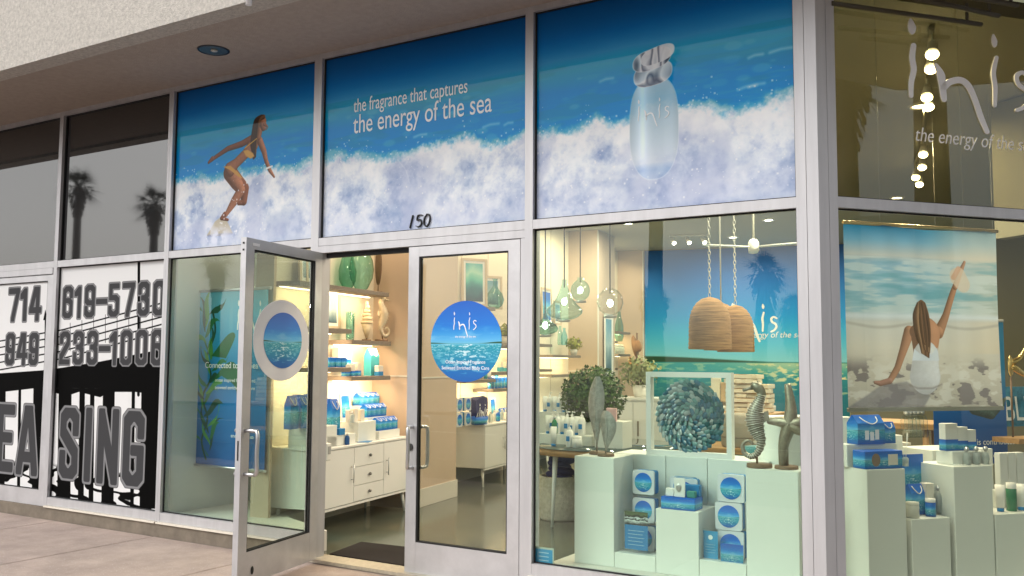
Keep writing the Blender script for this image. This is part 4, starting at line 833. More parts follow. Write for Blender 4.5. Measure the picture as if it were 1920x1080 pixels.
def leaf_blob(name,mat,parent,c,r,n,size,seed,flat=1.):
    rs=np.random.RandomState(seed); mb=MB()
    for i in range(n):
        d=rs.normal(size=3); d/=np.linalg.norm(d); q=np.array(c)+d*np.array(r)*(rs.rand()**.45); a=rs.normal(size=3); a/=np.linalg.norm(a); b=np.cross(a,d); b/=np.linalg.norm(b)+1e-6; s=size*rs.uniform(.6,1.3); 
        mb.add([q-b*s*.35,q+a*s*.6+b*0,q+b*s*.35,q+a*s*1.2*.9+d*s*.3][:3]+[q-a*s*.5],[(0,3,2,1)])
    return mb.build(name,mat,parent)
LEAF=M('plant_leaf',(.085,.17,.025),rough=.5,noise=.6,nscale=14,col2=(.018,.05,.008)); LEAFY=M('lime_leaf',(.34,.36,.04),rough=.5,noise=.5,nscale=30); STEM=M('plant_stem',(.12,.08,.04),rough=.8)
def plant(label,loc,r,n,sz,mat,pot=.1,seed=3,potmat=None):
    t=thing('potted_plant',label,'plant',loc); MB().lathe([(.001,0),(pot*.7,0),(pot,pot*1.5),(pot*.9,pot*1.5),(pot*.85,pot*1.3),(.001,pot*1.3)],18,closed=False).build('pot',potmat or TRIMW,t)
    rs=np.random.RandomState(seed); st=MB(); c=(0,0,pot*1.4+r[2]*.85)
    for i in range(26):
        d=rs.normal(size=3); d/=np.linalg.norm(d); st.tube([(0,0,pot*1.3),(d[0]*r[0]*.4,d[1]*r[1]*.4,c[2]*.7),(c[0]+d[0]*r[0]*.85,c[1]+d[1]*r[1]*.85,c[2]+d[2]*r[2]*.8)],[.004,.003,.0015],4)
    st.build('stem',STEM,t); leaf_blob('foliage',mat,t,c,r,n,sz,seed); return t
# ================= DOORWAY BAY =================
def at(px,x,z,py=600): return IW(x,onI(px,py,x)[0],z)
vase('big round green glass vase on the top shelf of the doorway bay',at(676,-.40,zt+.001),[(.001,.003),(.05,.003),(.09,.03),(.155,.14),(.17,.24),(.15,.34),(.10,.42),(.06,.47),(.055,.52),(.07,.54)],VG,sy=.7)
vase('smaller olive glass vase behind the big round green vase',at(650,-.46,zt+.001),[(.001,.003),(.06,.003),(.12,.10),(.13,.2),(.08,.36),(.05,.44),(.06,.46)],VG,sy=.6)
t=thing('feather_sculpture','brown feather sculpture beside the big green vase on the top shelf','sculpture',at(708,-.36,zt),IA)
MB().ell((0,0,.30),(.045,.012,.22),12,10).build('feather',BASEW,t); MB().tube([(0,0,.01),(0,0,.1)],.006).build('rod',BASEW,t); MB().lathe([(.001,0),(.05,0),(.05,.015),(.001,.015)],20,closed=False).build('base',BASEW,t)
framed('framed white fern print standing on the upper left shelf of the doorway bay',at(620,-.50,z2),FR,.34,.42,m_art3,-.05)
CREAM=M('cream_ceramic',(.72,.60,.42),rough=.5)
seahorse('tall cream seahorse hanging from its stand on the upper right shelf',at(716,-.34,z3),IA+R_(70),.50,CREAM)
t=thing('shell_sculpture','cream conch spire on a rod left of the cream seahorse','sculpture',at(688,-.38,z3),IA)
mb=MB()
for i in range(6): r=.075*(1-i/6.8); mb.ell((.006*math.sin(i*2),0,.20+i*.04),(r,r*.8,.032),14,6)
mb.lathe([(.012,.03),(.035,.1),(.06,.18)],12).build('body',CREAM,t); MB().lathe([(.001,0),(.05,0),(.05,.018),(.001,.018)],20,closed=False).tube([(0,0,.0),(0,0,.06)],.006).build('base',BASEW,t)
vase('pale turquoise square glass vase on the upper right shelf',at(657,-.42,z3+.001),[(.001,.003),(.085,.003),(.10,.02),(.115,.30),(.11,.30),(.09,.03),(.001,.015)],VG2,sy=.45,seg=4,rz=IA+R_(45))
gift_bag('turquoise paper gift bag on the lower right shelf of the doorway bay',at(698,-.38,z5),FR,1.0,None,wd=.17,dp=.09,ht=.30)
bpy.data.objects[[o.name for o in bpy.data.objects if o.name.startswith('gift_bag')][-1]].children[0].data.materials[0]=TEALC
carton('small white box with a blue window on the lower right shelf edge',at(712,-.28,z5),FR,.10,.05,.11,CARD,None,BLUE2)
for i,px in enumerate((650,660,671)): carton('blue and white candle carton between the lower shelves of the doorway bay',at(px,-.34,z5),FR,.065,.06,.12+.01*i,CARD,'candle cartons on the lower right shelf',m_bag)
for i,px in enumerate((618,630,641)): carton('low blue gift carton on the lower left shelf of the doorway bay',at(px,-.36,z4),FR,.10,.08,.10,m_seabox,'blue cartons on the lower left shelf')
for i,px in enumerate((636,648)): carton('blue lidded carton stacked at the back of the lower left shelf',at(px,-.48,z4),FR,.12,.08,.20,CARD,'tall cartons at the back of the lower left shelf',m_bag)
for px in (574,586): framed('pale frame on the shelf left of the doorway seen through the open door glass' if px<580 else 'narrow pale frame beside the door edge seen through the open door glass',at(px,-.48,zt),FR,.28,.36,m_art3,-.05)
# sideboard top: risers, bags
zc=.80
def riser(label,loc,rz,sx,sy,sz,group=None):
    t=thing('display_riser',label,'riser',loc,rz,group); MB().rbox(-sx/2,sx/2,-sy/2,sy/2,0,sz,.002).build('block',PED,t); return t
def ac(px,py,x): y,z=onI(px,py,x); return y,z
rows=((702,808,-.14,'front'),(681,783,-.31,'middle'),(668,761,-.46,'rear'))
RZ=[]
for k,(px,py,x,nm) in enumerate(rows):
    y,z=onI(px,py,x); RZ.append((y,max(z,zc+.04+.08*k)))
for k,(px,py,x,nm) in enumerate(rows):
    y,z=RZ[k]; riser('%s white riser step under the %s row of small blue bags'%({'front':'low','middle':'middle','rear':'high'}[nm],nm),IW(x,y+.20,zc),FR,.44,.135,z-zc)
    for j in range(4): gift_bag('small blue bag in the %s row on the sideboard'%nm,IW(x,y+.05+j*.104,z+.001),FR,.72,'%s row of small blue bags'%nm,wd=.142,dp=.12,ht=.19)
yb,_=ac(622,800,-.2); riser('white riser under the tall blue bags at the door jamb',IW(-.20,yb-.02,zc),FR,.50,.26,.10)
for j,(px,zz_) in enumerate(((624,0),(612,0))): tall_bag('tall dark blue bag at the left end of the sideboard' if j else 'tall blue bag with white rope handle beside the door jamb',at(px,-.16-.1*j,zc+.10,780),FR,1.15)
carton('small flat blue box in front of the tall blue bags',at(636,-.10,zc+.10,780),FR,.10,.08,.06,BLUE2)
for j in range(4):
    tall_bag('tall blue sea bag with rope handle behind the open door',at(546+j*10,-.14-.10*(j%2),zc+.2+.0*(j%2),780),FR,1.0,'tall blue bags seen through the open door')
riser('white riser under the tall blue bags seen through the open door glass',IW(-.22,-1.36,zc),FR,.36,.30,.2)
riser('white riser with folded cards and a tester bottle on the sideboard',at(668,-.22,zc,800),FR,.34,.26,.20)
framed('white framed advert card of a blue bottle behind the tester bottles',at(648,-.42,zc+.2,780),FR,.20,.27,m_sea,-.1,.012,LACQ)
for px,sc in ((655,1.0),(664,1.1),(676,1.0)): carton('cream fragrance carton beside the tester bottle on the sideboard',at(px,-.18,zc+.2,790),FR,.07,.05,.12*sc,CARD,'cream cartons on the sideboard riser')
bottle('small tester bottle on the sideboard riser',at(660,-.11,zc+.2,790),.9); bottle('dark blue tester bottle standing on the sideboard top near the jamb',at(651,-.05,zc,830),.9,mat=BLUE)
o=B(-.09,.09,-.06,.06,0,.004).build('leaflet',BLUE2); o.location=at(684,-.07,zc+.001,822); o.rotation_euler=(0,0,FR+.3); tag(o,'bright blue leaflet lying flat on the sideboard top','leaflet')
t=thing('card_reader','white wall box fixed at the open doorway edge','box',at(613,.05,.80,800),FR); MB().rbox(-.04,.04,-.03,.03,-.10,.06,.008).build('body',LACQ,t); B(-.02,.02,-.034,-.030,-.04,.03).build('face',M('grey_face',(.4,.4,.4)),t)
# mat
tag(MB().slab([(-5.40,.16),(-4.35,.16),(-4.35,.80),(-5.05,.74),(-5.52,.70),(-5.40,.16)][:5],.002,.016).build('door_mat',M('black_mat',(.012,.008,.008),rough=.95,bump=.8,bscale=300)),'black ribbed entrance mat just inside the threshold','mat')
# ================= SECOND BAY (behind the closed leaf) =================
framed('tall framed print of a green breaking wave on the shelf behind the closed door',at(889,-.40,zt,560),FR-R_(38),.40,.66,m_sea2,-.03)
framed('smaller pale frame behind the green glass flask',at(922,-.44,zt,560),FR-R_(38),.34,.48,m_art3,-.03)
vase('round green glass flask with a narrow neck on the long top shelf',at(928,-.36,zt+.001,560),[(.001,.003),(.07,.003),(.13,.05),(.16,.13),(.13,.22),(.07,.28),(.035,.33),(.035,.40),(.05,.43)],VG,sy=.8)
plant('small lime green plant in a glass pot on the shelf at the door edge',at(946,-.36,z3+.02,640),(.19,.16,.10),260,.06,LEAFY,.09,5)
for j in range(3): carton('teal banded carton on the shelf right of the round door decal',at(938+j*9,-.36,z3-.36,690),FR,.09,.06,.15-.02*j,CARD,'cartons right of the door decal',TEALC)
for j in range(5): jar('small pale jar on the shelf below the round door decal',at(903+j*7,-.34,z5-.08,712),.03,.10,'jars below the door decal',(CARD,TEALC,BOT)[j%3])
for j in range(7): carton('blue wrapped soap bar standing in a row above the dark blue bag',IW(-.33,3.05+j*.12,z5-.22),FR+.5,.09,.04,.15,m_seabox,'row of blue wrapped soaps')
for j in range(2):
    for k in range(2): square_box('%s dark blue edged gift tin of the four on the second sideboard'%(('lower left','upper left'),('lower right','upper right'))[k][j],at(862+k*16,-.12-.03*k,zc+j*.185,780),FR,.17,.06,'gift tins on the second sideboard')
t=thing('tote_bag','dark navy fabric tote bag with white script on the second sideboard','bag',at(897,-.22,zc,770),FR); NAVY=M('navy_fabric',(.012,.014,.09),rough=.8,bump=.5,bscale=40)
MB().add([(-.17,-.06,0),(.17,-.06,0),(.17,.06,0),(-.17,.06,0),(-.19,-.05,.30),(.19,-.05,.33),(.19,.05,.31),(-.19,.05,.34),(0,-.07,.36)],[(3,2,1,0),(0,1,5,8,4),(1,2,6,5),(2,3,7,6),(3,0,4,7),(4,8,5,6,7)]).build('body',NAVY,t); glyph_mb(INIS,-.10,.03,.0011,-.066,-.062,1.4).build('lettering',WHITE,t)
t=thing('gift_basket','oval blue gift basket with white tissue in front of the navy tote','basket',at(899,-.10,zc,790),FR); MB().lathe([(.001,0),(.15,0),(.17,.10),(.155,.10),(.14,.02),(.001,.02)],24,closed=False,sy=.6).build('tray',m_bag,t)
mb=MB(); rs=np.random.RandomState(2)
for k in range(14): a=rs.rand(3); mb.add([(-.1+a[0]*.2,-.05+a[1]*.1,.08),(-.07+a[0]*.2,-.03+a[1]*.1,.08),(-.08+a[0]*.2,-.06+a[1]*.1,.15+a[2]*.06)],[(0,1,2)])
mb.build('tissue',LACQ,t)
framed('white advert card with a blue sky picture on the second sideboard',at(925,-.36,zc,770),FR,.20,.30,m_sea,-.1,.012,LACQ)
for j in range(6): bottle('small glass bottle among the testers on the second sideboard',at(920+j*7,-.12-.06*(j%2),zc,780),1.2,'testers on the second sideboard',(FROST,BOT,m_bag)[j%3])
for j in range(3): gift_bag('small blue bag at the right end of the second sideboard',IW(-.3,3.4+j*.14,zc),FR,.8,'small bags on the second sideboard')
# ================= LEFT NICHE: kelp banner =================
BAN=art_banner(); a=onY(358,549,.42); b=onY(504,537,.42); c=onY(350,868,.42); xl,xr=float(a[0]),float(b[0]); zt_,zb_=float(a[2]),float(c[2])
t=thing('banner','hanging blue kelp banner with white text in the left display window','banner',((xl+xr)/2,.42,zb_)); hw=(xr-xl)/2
mb=MB(); n=30; V=[];Fc=[]
for i in range(n+1):
    for j in range(13):
        u=i/n;vv=j/12; V.append((-hw+2*hw*u,.012*math.sin(u*7+vv*2)*(1-vv)+.003*math.sin(u*23),vv*(zt_-zb_)))
for i in range(n):
    for j in range(12): a_=i*13+j; Fc.append((a_,a_+13,a_+14,a_+1))
mb.add(V,Fc,True); bo=mb.build('cloth',MI('kelp_cloth',BAN,rough=.55,emis=.2),t,(-hw,hw,0,zt_-zb_))
MB().tube([(-hw-.03,0,zt_-zb_+.01),(hw+.03,0,zt_-zb_+.01)],.016).build('top_rod',STEEL,t); MB().tube([(-hw-.02,0,-.01),(hw+.02,0,-.01)],.014).build('bottom_rod',STEEL,t)
glyph_mb(INIS,.16,1.18,.0019,-.028,-.025,.8).build('lettering',WHITE,t)
text('Connected to the Sea',.082,WHITE,t,(-.27,-.028,.93)); text('ocean inspired fragrance and',.047,WHITE,t,(-.12,-.028,.80)); text('seaweed enriched body care',.047,WHITE,t,(-.12,-.028,.73)); text('energyofthesea',.05,WHITE,t,(.12,-.028,.28))
# ================= MAIN DISPLAY WINDOW =================
tag(B(-3.35,-1.37,.115,1.25,.001,.165).build('window_platform',TRIMW),kind='structure')
yf=.36
def X(px,y=yf,py=900): return float(onY(px,py,y)[0])
def Zp(px,py,y=yf): return float(onY(px,py,y)[2])
def ped(label,x0,x1,y0,y1,z1,z0=.165,group='white display plinths in the main window'):
    t=thing('display_plinth',label,'plinth',((x0+x1)/2,(y0+y1)/2,z0),0,group); MB().rbox(-(x1-x0)/2,(x1-x0)/2,-(y1-y0)/2,(y1-y0)/2,0,z1-z0,.003).build('block',PED,t); return t
zA=Zp(1100,856); xa0,xa1=X(1077),X(1151)
ped('tall white plinth at the left carrying two leaf sculptures',xa0,xa1,yf,yf+.34,zA)
zB=Zp(1270,957); xb0,xb1=X(1229),X(1309); zL=Zp(1190,1034)-.02; zR=Zp(1355,1054)
ped('low white step left of centre holding a brochure stand',xa1+.003,xb0-.003,yf,yf+.30,zL)
ped('medium white plinth at the centre holding the blue gift tray',xb0,xb1,yf,yf+.34,zB)
xd0=X(1398); ped('low white step right of centre holding two brochure stands',xb1+.003,xd0-.003,yf,yf+.30,zR)
ped('tall white plinth at the right carrying the seahorse and starfish sculptures',xd0,X(1497),yf,yf+.36,Zp(1450,882))
zbk=zA; yb_=yf+.37
ped('white back plinth behind the left gift tins',X(1150,yb_),X(1248,yb_),yb_,yb_+.33,zbk); ped('white back plinth behind the centre gift tin',X(1249,yb_),X(1326,yb_),yb_,yb_+.33,zbk); ped('white back plinth behind the right gift tins',X(1327,yb_),X(1440,yb_),yb_,yb_+.33,zbk)
# gift tins
g='round picture gift tins in the main window'
ys=yf+.13
z0=zL+.001
def tin(label,px,pyb,y,s=.19,rz=.0): 
    q=onY(px,pyb,y); return square_box(label,(float(q[0]),y,float(q[2])),rz,s,.055,g)
s1=float(onY(1225,900,yf+.16)[0]-onY(1184,900,yf+.16)[0])
for k in range(3):
    square_box(['gift tin hidden low behind the bottle brochure','middle gift tin of the left stack','top gift tin of the left stack'][k],(X(1206,yf+.16),yf+.16,z0+k*(s1*1.16)+.0),-.05,s1,.06,g)
s2=float(onY(1306,900,yf+.2)[0]-onY(1258,900,yf+.2)[0])
square_box('single gift tin standing behind the blue gift tray',(X(1282,yf+.2),yf+.2,zB+.0),.05,s2,.06,g); square_box('second tin leaning behind the single centre gift tin',(X(1278,yf+.28),yf+.28,zB),-.08,s2,.05,g)
s3=float(onY(1395,900,yf+.12)[0]-onY(1345,900,yf+.12)[0])
for k in range(3): square_box(['bottom gift tin of the right stack behind the blue brochure','middle gift tin of the right stack','top gift tin of the right stack'][k],(X(1369+(-1,-4,1)[k],yf+.12),yf+.12,zR+k*(s3*1.02)),(-.03,.04,-.02)[k],s3,.06,g)
for o_ in [o for o in bpy.data.objects if o.name.startswith('gift_box') and o.get('group')==g]: pass
# gift tray
t=thing('gift_tray','blue sea print gift tray with small cartons and a bottle picture on the centre plinth','gift set',(X(1276,yf+.07),yf+.09,zB)); MB().rbox(-.125,.125,-.075,.075,0,.085,.004).build('tray',m_bag,t)
MB().rbox(-.07,.12,.02,.07,.086,.165,.003).build('blue_carton',BLUE2,t); MB().rbox(-.10,-.04,-.05,-.01,.086,.14,.003).build('white_carton',LACQ,t); MB().rbox(-.035,.045,-.055,-.045,.086,.215,.002).build('picture_card',LACQ,t); MB().ell((.0,-.058,.15),(.018,.003,.028)).build('printed_shell',STEEL,t); MB().rbox(.055,.115,-.05,-.01,.086,.13,.003).build('green_carton',M('green_card',(.05,.25,.22)),t)
def stand(label,px0,px1,pyt,pyb,y,mat,lines=3,pic=None):
    a=onY(px0,pyb,y);b=onY(px1,pyt,y); x0,x1,z0,z1=float(a[0]),float(b[0]),float(a[2]),float(b[2]); t=thing('brochure_stand',label,'brochure stand',((x0+x1)/2,y,z0)); hw=(x1-x0)/2;h=z1-z0
    B(-hw,hw,-.006,-.003,0,h).build('acrylic_sheet',MG('acrylic',(.93,.97,.96),1.45),t); MB().box(-hw,hw,-.006,.05,-.003,.0).build('foot',MG('acrylic',(.93,.97,.96),1.45),t)
    B(-hw*.86,hw*.86,-.001,.001,h*.03,h*(.62 if pic else .93)).build('card',mat,t)
    if pic: B(-hw*.86,hw*.86,-.0012,.001,h*.622,h*.95).build('photo',pic,t,(-hw*.86,hw*.86,h*.622,h*.95))
    for k in range(lines): B(-hw*.6,hw*.6*(1-.2*(k%2)),-.0024,-.0014,h*(.48-.085*k),h*(.49-.085*k)).build('text_line',M('print_pale',(.45,.65,.8)),t)
    return t
m_bw=MI('rock_photo',art_palette('rock_print',[(0,(30,34,36)),(.35,(230,234,236)),(.42,(20,24,26)),(.5,(170,176,180)),(.56,(240,244,245)),(.62,(24,28,30)),(.8,(90,110,70)),(1,(60,80,50))],25,7),rough=.3)
stand('acrylic stand with a blue brochure topped by a silver bottle photo',1168,1218,958,1030,yf+.04,BLUE2,5,m_bw); s_a=stand('narrow bright blue brochure with a white round badge in an acrylic stand',1317,1348,993,1047,yf+.06,M('azure_card',(.02,.30,.60)),4)
MB().disc(0,max(v.co.z for v in s_a.children[0].data.vertices)*.72,.016,.016,-.0026,-.0015,16).build('badge',WHITE,s_a)
stand('wide blue sea brochure in an acrylic holder at the foot of the right tins',1348,1397,1020,1058,yf+.03,m_bag,3)
pa=onY(1003,1059,.075);pb=onY(1040,1028,.075); t=thing('window_sticker','small bright blue notice with a clear border at the bottom left of the main window','sticker',(float(pa[0]+pb[0])/2,.062,float(pa[2]))); hh=float(pb[2]-pa[2]);hw=float(pb[0]-pa[0])/2
B(-hw,hw,0,.001,0,hh).build('border',M('sticker_border',(.5,.56,.5)),t); B(-hw*.88,hw*.88,-.001,-.0002,hh*.1,hh*.9).build('notice',M('azure_card',(.02,.30,.60)),t)
for k in range(3): B(-hw*.5,hw*.5,-.002,-.0012,hh*(.3+.2*k),hh*(.34+.2*k)).build('text_line',M('print_pale',(.45,.65,.8)),t)
# leaf sculptures
PEWTER=M('pewter',(.50,.49,.45),rough=.42,metal=.75,noise=.3,nscale=25)
def leafsc(label,px,pyt,pyb,y,wpx,base_z,spread=0.):
    q=onY(px,pyb,y); z1=float(onY(px,pyt,y)[2])-base_z; wd=float(onY(px+wpx,800,y)[0]-onY(px,800,y)[0]); t=thing('leaf_sculpture',label,'sculpture',(float(q[0]),y,base_z)); n=20
    prof=[]
    for i in range(n+1): u=i/n; prof.append((.5*wd*max(.04,(math.sin(math.pi*(.03+.93*u)**1.45))**.75),.12*z1+u*.88*z1))
    V=[];Fc=[];m_=9
    for i,(r,z) in enumerate(prof):
        cx=spread*math.sin(i/n*math.pi)*wd
        for j in range(m_): s=-1+2*j/(m_-1); V.append((cx+s*r,.35*r*s*s-.004*math.cos(s*24),z))
    for i in range(n):
        for j in range(m_-1): a_=i*m_+j; Fc.append((a_,a_+1,a_+m_+1,a_+m_))
    MB().add(V,Fc,True).build('blade',PEWTER,t)
    MB().tube([(0,-.003,.015),(spread*.3*wd,-.003,.2*z1),(spread*wd,-.006,.6*z1),(0,-.006,.97*z1)],[.006,.006,.004,.002],8).build('midrib',PEWTER,t)
    rb=MB()
    for i in range(3,n-1):
        r,z=prof[i]; cx=spread*math.sin(i/n*math.pi)*wd
        for s in (-1,1): rb.tube([(cx,-.005,z-.01),(cx+s*r*.9,.3*r,z+.012)],.0014,4,False)
    rb.build('vein',PEWTER,t)
    MB().lathe([(.001,0),(.060,0),(.062,.004),(.060,.022),(.001,.022)],26,closed=False).build('base',BASEW,t); return t
leafsc('tall pewter feather shaped leaf on the left plinth',1120,706,852,yf+.20,31,zA,-.15)
leafsc('short rounded pewter leaf in front of the tall feather leaf',1136,770,856,yf+.10,30,zA,.1)
# sculptures at the right
zD=Zp(1450,882)
q=onY(1424,876,yf+.12); seahorse('dark pewter seahorse with pale ribs standing on the right plinth',(float(q[0]),yf+.12,zD),R_(180),.56,M('dark_pewter',(.30,.27,.22),rough=.38,metal=.6))
q=onY(1473,876,yf+.12); t=thing('starfish_sculpture','grey bronze starfish sculpture on a rod right of the seahorse','sculpture',(float(q[0]),yf+.14,zD)); BRZ=M('grey_bronze',(.34,.30,.23),rough=.4,metal=.7,noise=.35,nscale=20)
cz=Zp(1482,795,yf+.14)-zD; mb=MB()
for a_,L in ((86,.265),(15,.13),(-32,.15),(-108,.30),(168,.15)): a=R_(a_); mb.tube(spline([(0.03,0,cz),(.03+.45*L*math.cos(a),-.01,cz+.45*L*math.sin(a)),(.03+L*math.cos(a+.12),0,cz+L*math.sin(a+.12))],5),list(np.linspace(.052,.019,11)),10)
mb.ell((.03,-.01,cz),(.05,.03,.05)).build('body',BRZ,t); rb=MB()
for a_,L in ((86,.24),(15,.11),(-32,.13),(-108,.27),(168,.13)): a=R_(a_); rb.tube([(.03,-.045,cz),(.03+.5*L*math.cos(a),-.042,cz+.5*L*math.sin(a)),(.03+L*math.cos(a+.12),-.018,cz+L*math.sin(a+.12))],.004,5)
rb.build('ridge',BRZ,t); MB().tube([(0,.01,.01),(0,.01,cz-.12)],.013,8).build('rod',BRZ,t); MB().lathe([(.001,0),(.075,0),(.077,.004),(.075,.022),(.001,.022)],26,closed=False).build('base',BASEW,t)
# framed shell disc
yw=yf+.42; a=onY(1213,697,yw);b=onY(1376,858,yw); x0,x1=float(a[0]),float(b[0]); z0,z1=zbk,float(a[2]); fr=.038; t=thing('framed_shell_disc','white box frame holding a swirl of blue green shells','wall art',((x0+x1)/2,yw,z0),-.03); hw=(x1-x0)/2;h=z1-z0
for a_ in ((-hw,-hw+fr,0,h),(hw-fr,hw,0,h)): B(a_[0],a_[1],-.03,.03,a_[2],a_[3]).build('frame_side',LACQ,t)
for a_ in ((-hw+fr,hw-fr,0,fr),(-hw+fr,hw-fr,h-fr,h)): B(a_[0],a_[1],-.029,.029,a_[2],a_[3]).build('frame_side',LACQ,t)
B(-hw+fr,hw-fr,-.002,.002,fr,h-fr).build('clear_back',MG('acrylic',(.93,.97,.96),1.45),t)
SHM=[M('shell_teal',(.025,.13,.15),rough=.25,coat=.6,noise=.5,nscale=30),M('shell_blue',(.04,.16,.24),rough=.22,coat=.6,noise=.4,nscale=30),M('shell_grey',(.34,.42,.42),rough=.3,coat=.5,noise=.5,nscale=30),M('shell_green',(.14,.30,.30),rough=.25,coat=.6,noise=.4,nscale=30)]
sm=[]
for k in range(4):
    mb=MB(); V=[];Fc=[]; n1_,n2_=5,4
    for i in range(n1_+1):
        for j in range(n2_+1): u=-1+2*i/n1_; vv=j/n2_; V.append((u*.5*math.sqrt(max(0,1-(vv-.4)**2*1.6)),-.30*math.cos(u*1.3)*math.sin(vv*2.6+.3)-.12*(1-vv),vv-.4))
    for i in range(n1_):
        for j in range(n2_): a_=i*(n2_+1)+j; Fc.append((a_,a_+n2_+1,a_+n2_+2,a_+1))
    mb.add(V,Fc,True); o=mb.build('shell',SHM[k],t); sm.append(o.data); bpy.data.objects.remove(o)
rs=np.random.RandomState(11); Rw=float(onY(1364,780,yw)[0]-onY(1296,780,yw)[0]); cxw=float(onY(1296,780,yw)[0])-(x0+x1)/2; czw=float(onY(1296,780,yw)[2])-z0; cnt=0
for ring in range(9):
    r=Rw*(.91-ring*.100); n=max(5,int(2*math.pi*r/.040))
    for k in range(n):
        if cnt>=298: break
        a=2*math.pi*(k+.5*(ring%2))/n+ring*.12; s=.068*rs.uniform(.85,1.15); o=bpy.data.objects.new('shell',sm[rs.randint(4)]); COL.objects.link(o); o.parent=t; o.location=(cxw+r*math.cos(a),-.012-.004*(8-ring)*.3,czw+r*math.sin(a)); o.rotation_euler=(.35+rs.uniform(-.12,.12),math.pi/2-a-1.15+rs.uniform(-.22,.22),rs.uniform(-.3,.3)); o.scale=(s*.46,s*.34,s*.78); cnt+=1
MB().disc(cxw,czw,Rw*.9,Rw*.9,-.006,-.003,40).build('backing_disc',M('wreath_backing',(.05,.09,.09),rough=.6),t)
# pendants over the display table
VP=MG('smoke_blue_glass',(.50,.76,.76),1.8,edge=1.6); VCL=MG('clear_globe_glass',(.80,.84,.82),1.8,edge=2.2)
def pendant(label,px,pyt,pyb,y,wpx,prof,glass,e=9):
    top=onY(px,pyt,y);bot=onY(px,pyb,y); H=float(top[2]-bot[2]); wd=float(onY(px+wpx,pyb,y)[0]-bot[0])/2; t=thing('pendant_lamp',label,'pendant lamp',(float(bot[0]),y,float(bot[2])))
    MB().lathe([(r*wd,z*H) for r,z in prof],24,closed=False).build('shade',glass,t); MB().tube([(0,0,H*.8),(0,0,3.998-float(bot[2]))],.006,6).build('cord',GASK,t); MB().tube([(0,0,H*.72),(0,0,H*1.02)],.018,10).build('socket',M('dark_nickel',(.2,.19,.18),rough=.3,metal=.9),t)
    MB().ell((0,0,H*.45),(.026,.026,.034),12,8).build('bulb',M('bulb_glow',(1,.9,.8),emit=(1,.90,.72),es=26),t); MB().lathe([(.001,-.02),(.06,-.02),(.06,0)],20,closed=False).build('canopy',STEEL,t); t.children[-1].location=(0,0,3.998-float(bot[2]))
    point((float(bot[0]),y,float(bot[2])+H*.45),e,.03); return t
tear=[(.02,.0),(.45,.015),(.75,.07),(.97,.16),(1.0,.24),(.90,.30),(.66,.40),(.44,.54),(.28,.70),(.16,.85),(.11,.95),(.14,1.0)]
globe=[(.02,0),(.5,.05),(.86,.2),(1,.42),(.9,.64),(.66,.78),(.40,.86),(.30,.93),(.34,1.)]
sph=[(.02,0),(.45,.05),(.82,.2),(1,.46),(.88,.74),(.55,.92),(.25,.97),(.22,1.0)]
drop=[(.02,0),(.5,.04),(.9,.15),(1,.3),(.85,.47),(.5,.62),(.25,.75),(.13,.9),(.13,1.0)]
pendant('blue glass onion shaped pendant lamp, largest of the hanging glass lamps',1058,524,600,2.4,62,tear,VP); pendant('small green topped glass pendant lamp hanging highest',1088,520,564,2.7,33,globe,VG2); pendant('clear round glass globe pendant lamp nearest the grey partition',1144,540,592,2.0,46,sph,VCL); pendant('green glass pendant lamp half hidden by the window mullion',1022,588,628,2.0,44,drop,VG)
# woven basket lamps
RAT=M('woven_rattan',(.56,.30,.12),rough=.7,noise=.6,nscale=5,stretch=(1,1,22),bump=.8,bscale=60)
def basket_lamp(label,pxl,pxr,pyt,pyb,y,chain=True,e=8):
    a=onY(pxl,pyb,y);b=onY(pxr,pyb,y); top=onY((pxl+pxr)/2,pyt,y); R=float(b[0]-a[0])/2; H=float(top[2]-a[2]); cx=float(a[0]+b[0])/2; t=thing('basket_lamp',label,'pendant lamp',(cx,y,float(a[2])))
    pr=[];n=26
    for i in range(n+1): u=i/n; r=R*(1-.06*u)*math.sqrt(max(0.0,1-max(0,(u-.45)/.55)**2.3)); pr.append((max(r,.015)+(.006 if i%2 else 0),u*H))
    MB().lathe(pr,40,closed=False).build('shade',RAT,t); MB().lathe([(r*.97,z*.98+.003) for r,z in pr],40,closed=False).build('lining',RAT,t)
    MB().ell((0,0,H*.42),(.03,.03,.04),12,8).build('bulb',MATS['bulb_glow'],t); ch=MB(); L=3.99-float(a[2]); z=H
    if chain:
        k=0
        while z<L-.03:
            P=[(.011*math.cos(g)*(k%2==0),.011*math.cos(g)*(k%2==1),z+.02+.022*math.sin(g)) for g in [i*math.pi/4 for i in range(9)]]; ch.tube(P,.0032,5,False); z+=.036;k+=1
        ch.build('chain',M('pale_chain',(.6,.58,.52),rough=.5,metal=.3),t)
    else: ch.tube([(0,0,H),(0,0,L)],.007,6).build('cord',M('pale_chain',(.6,.58,.52),rough=.5,metal=.3),t)
    point((cx,y,float(a[2])+H*.4),e,.03); return t
basket_lamp('front woven rattan dome lamp on a pale chain in the main window',1294,1370,557,655,1.9)
basket_lamp('second woven rattan dome lamp partly behind the front one',1347,1413,572,660,2.3)
basket_lamp('third woven rattan dome lamp mostly hidden behind the other two',1322,1384,568,657,3.0,False)
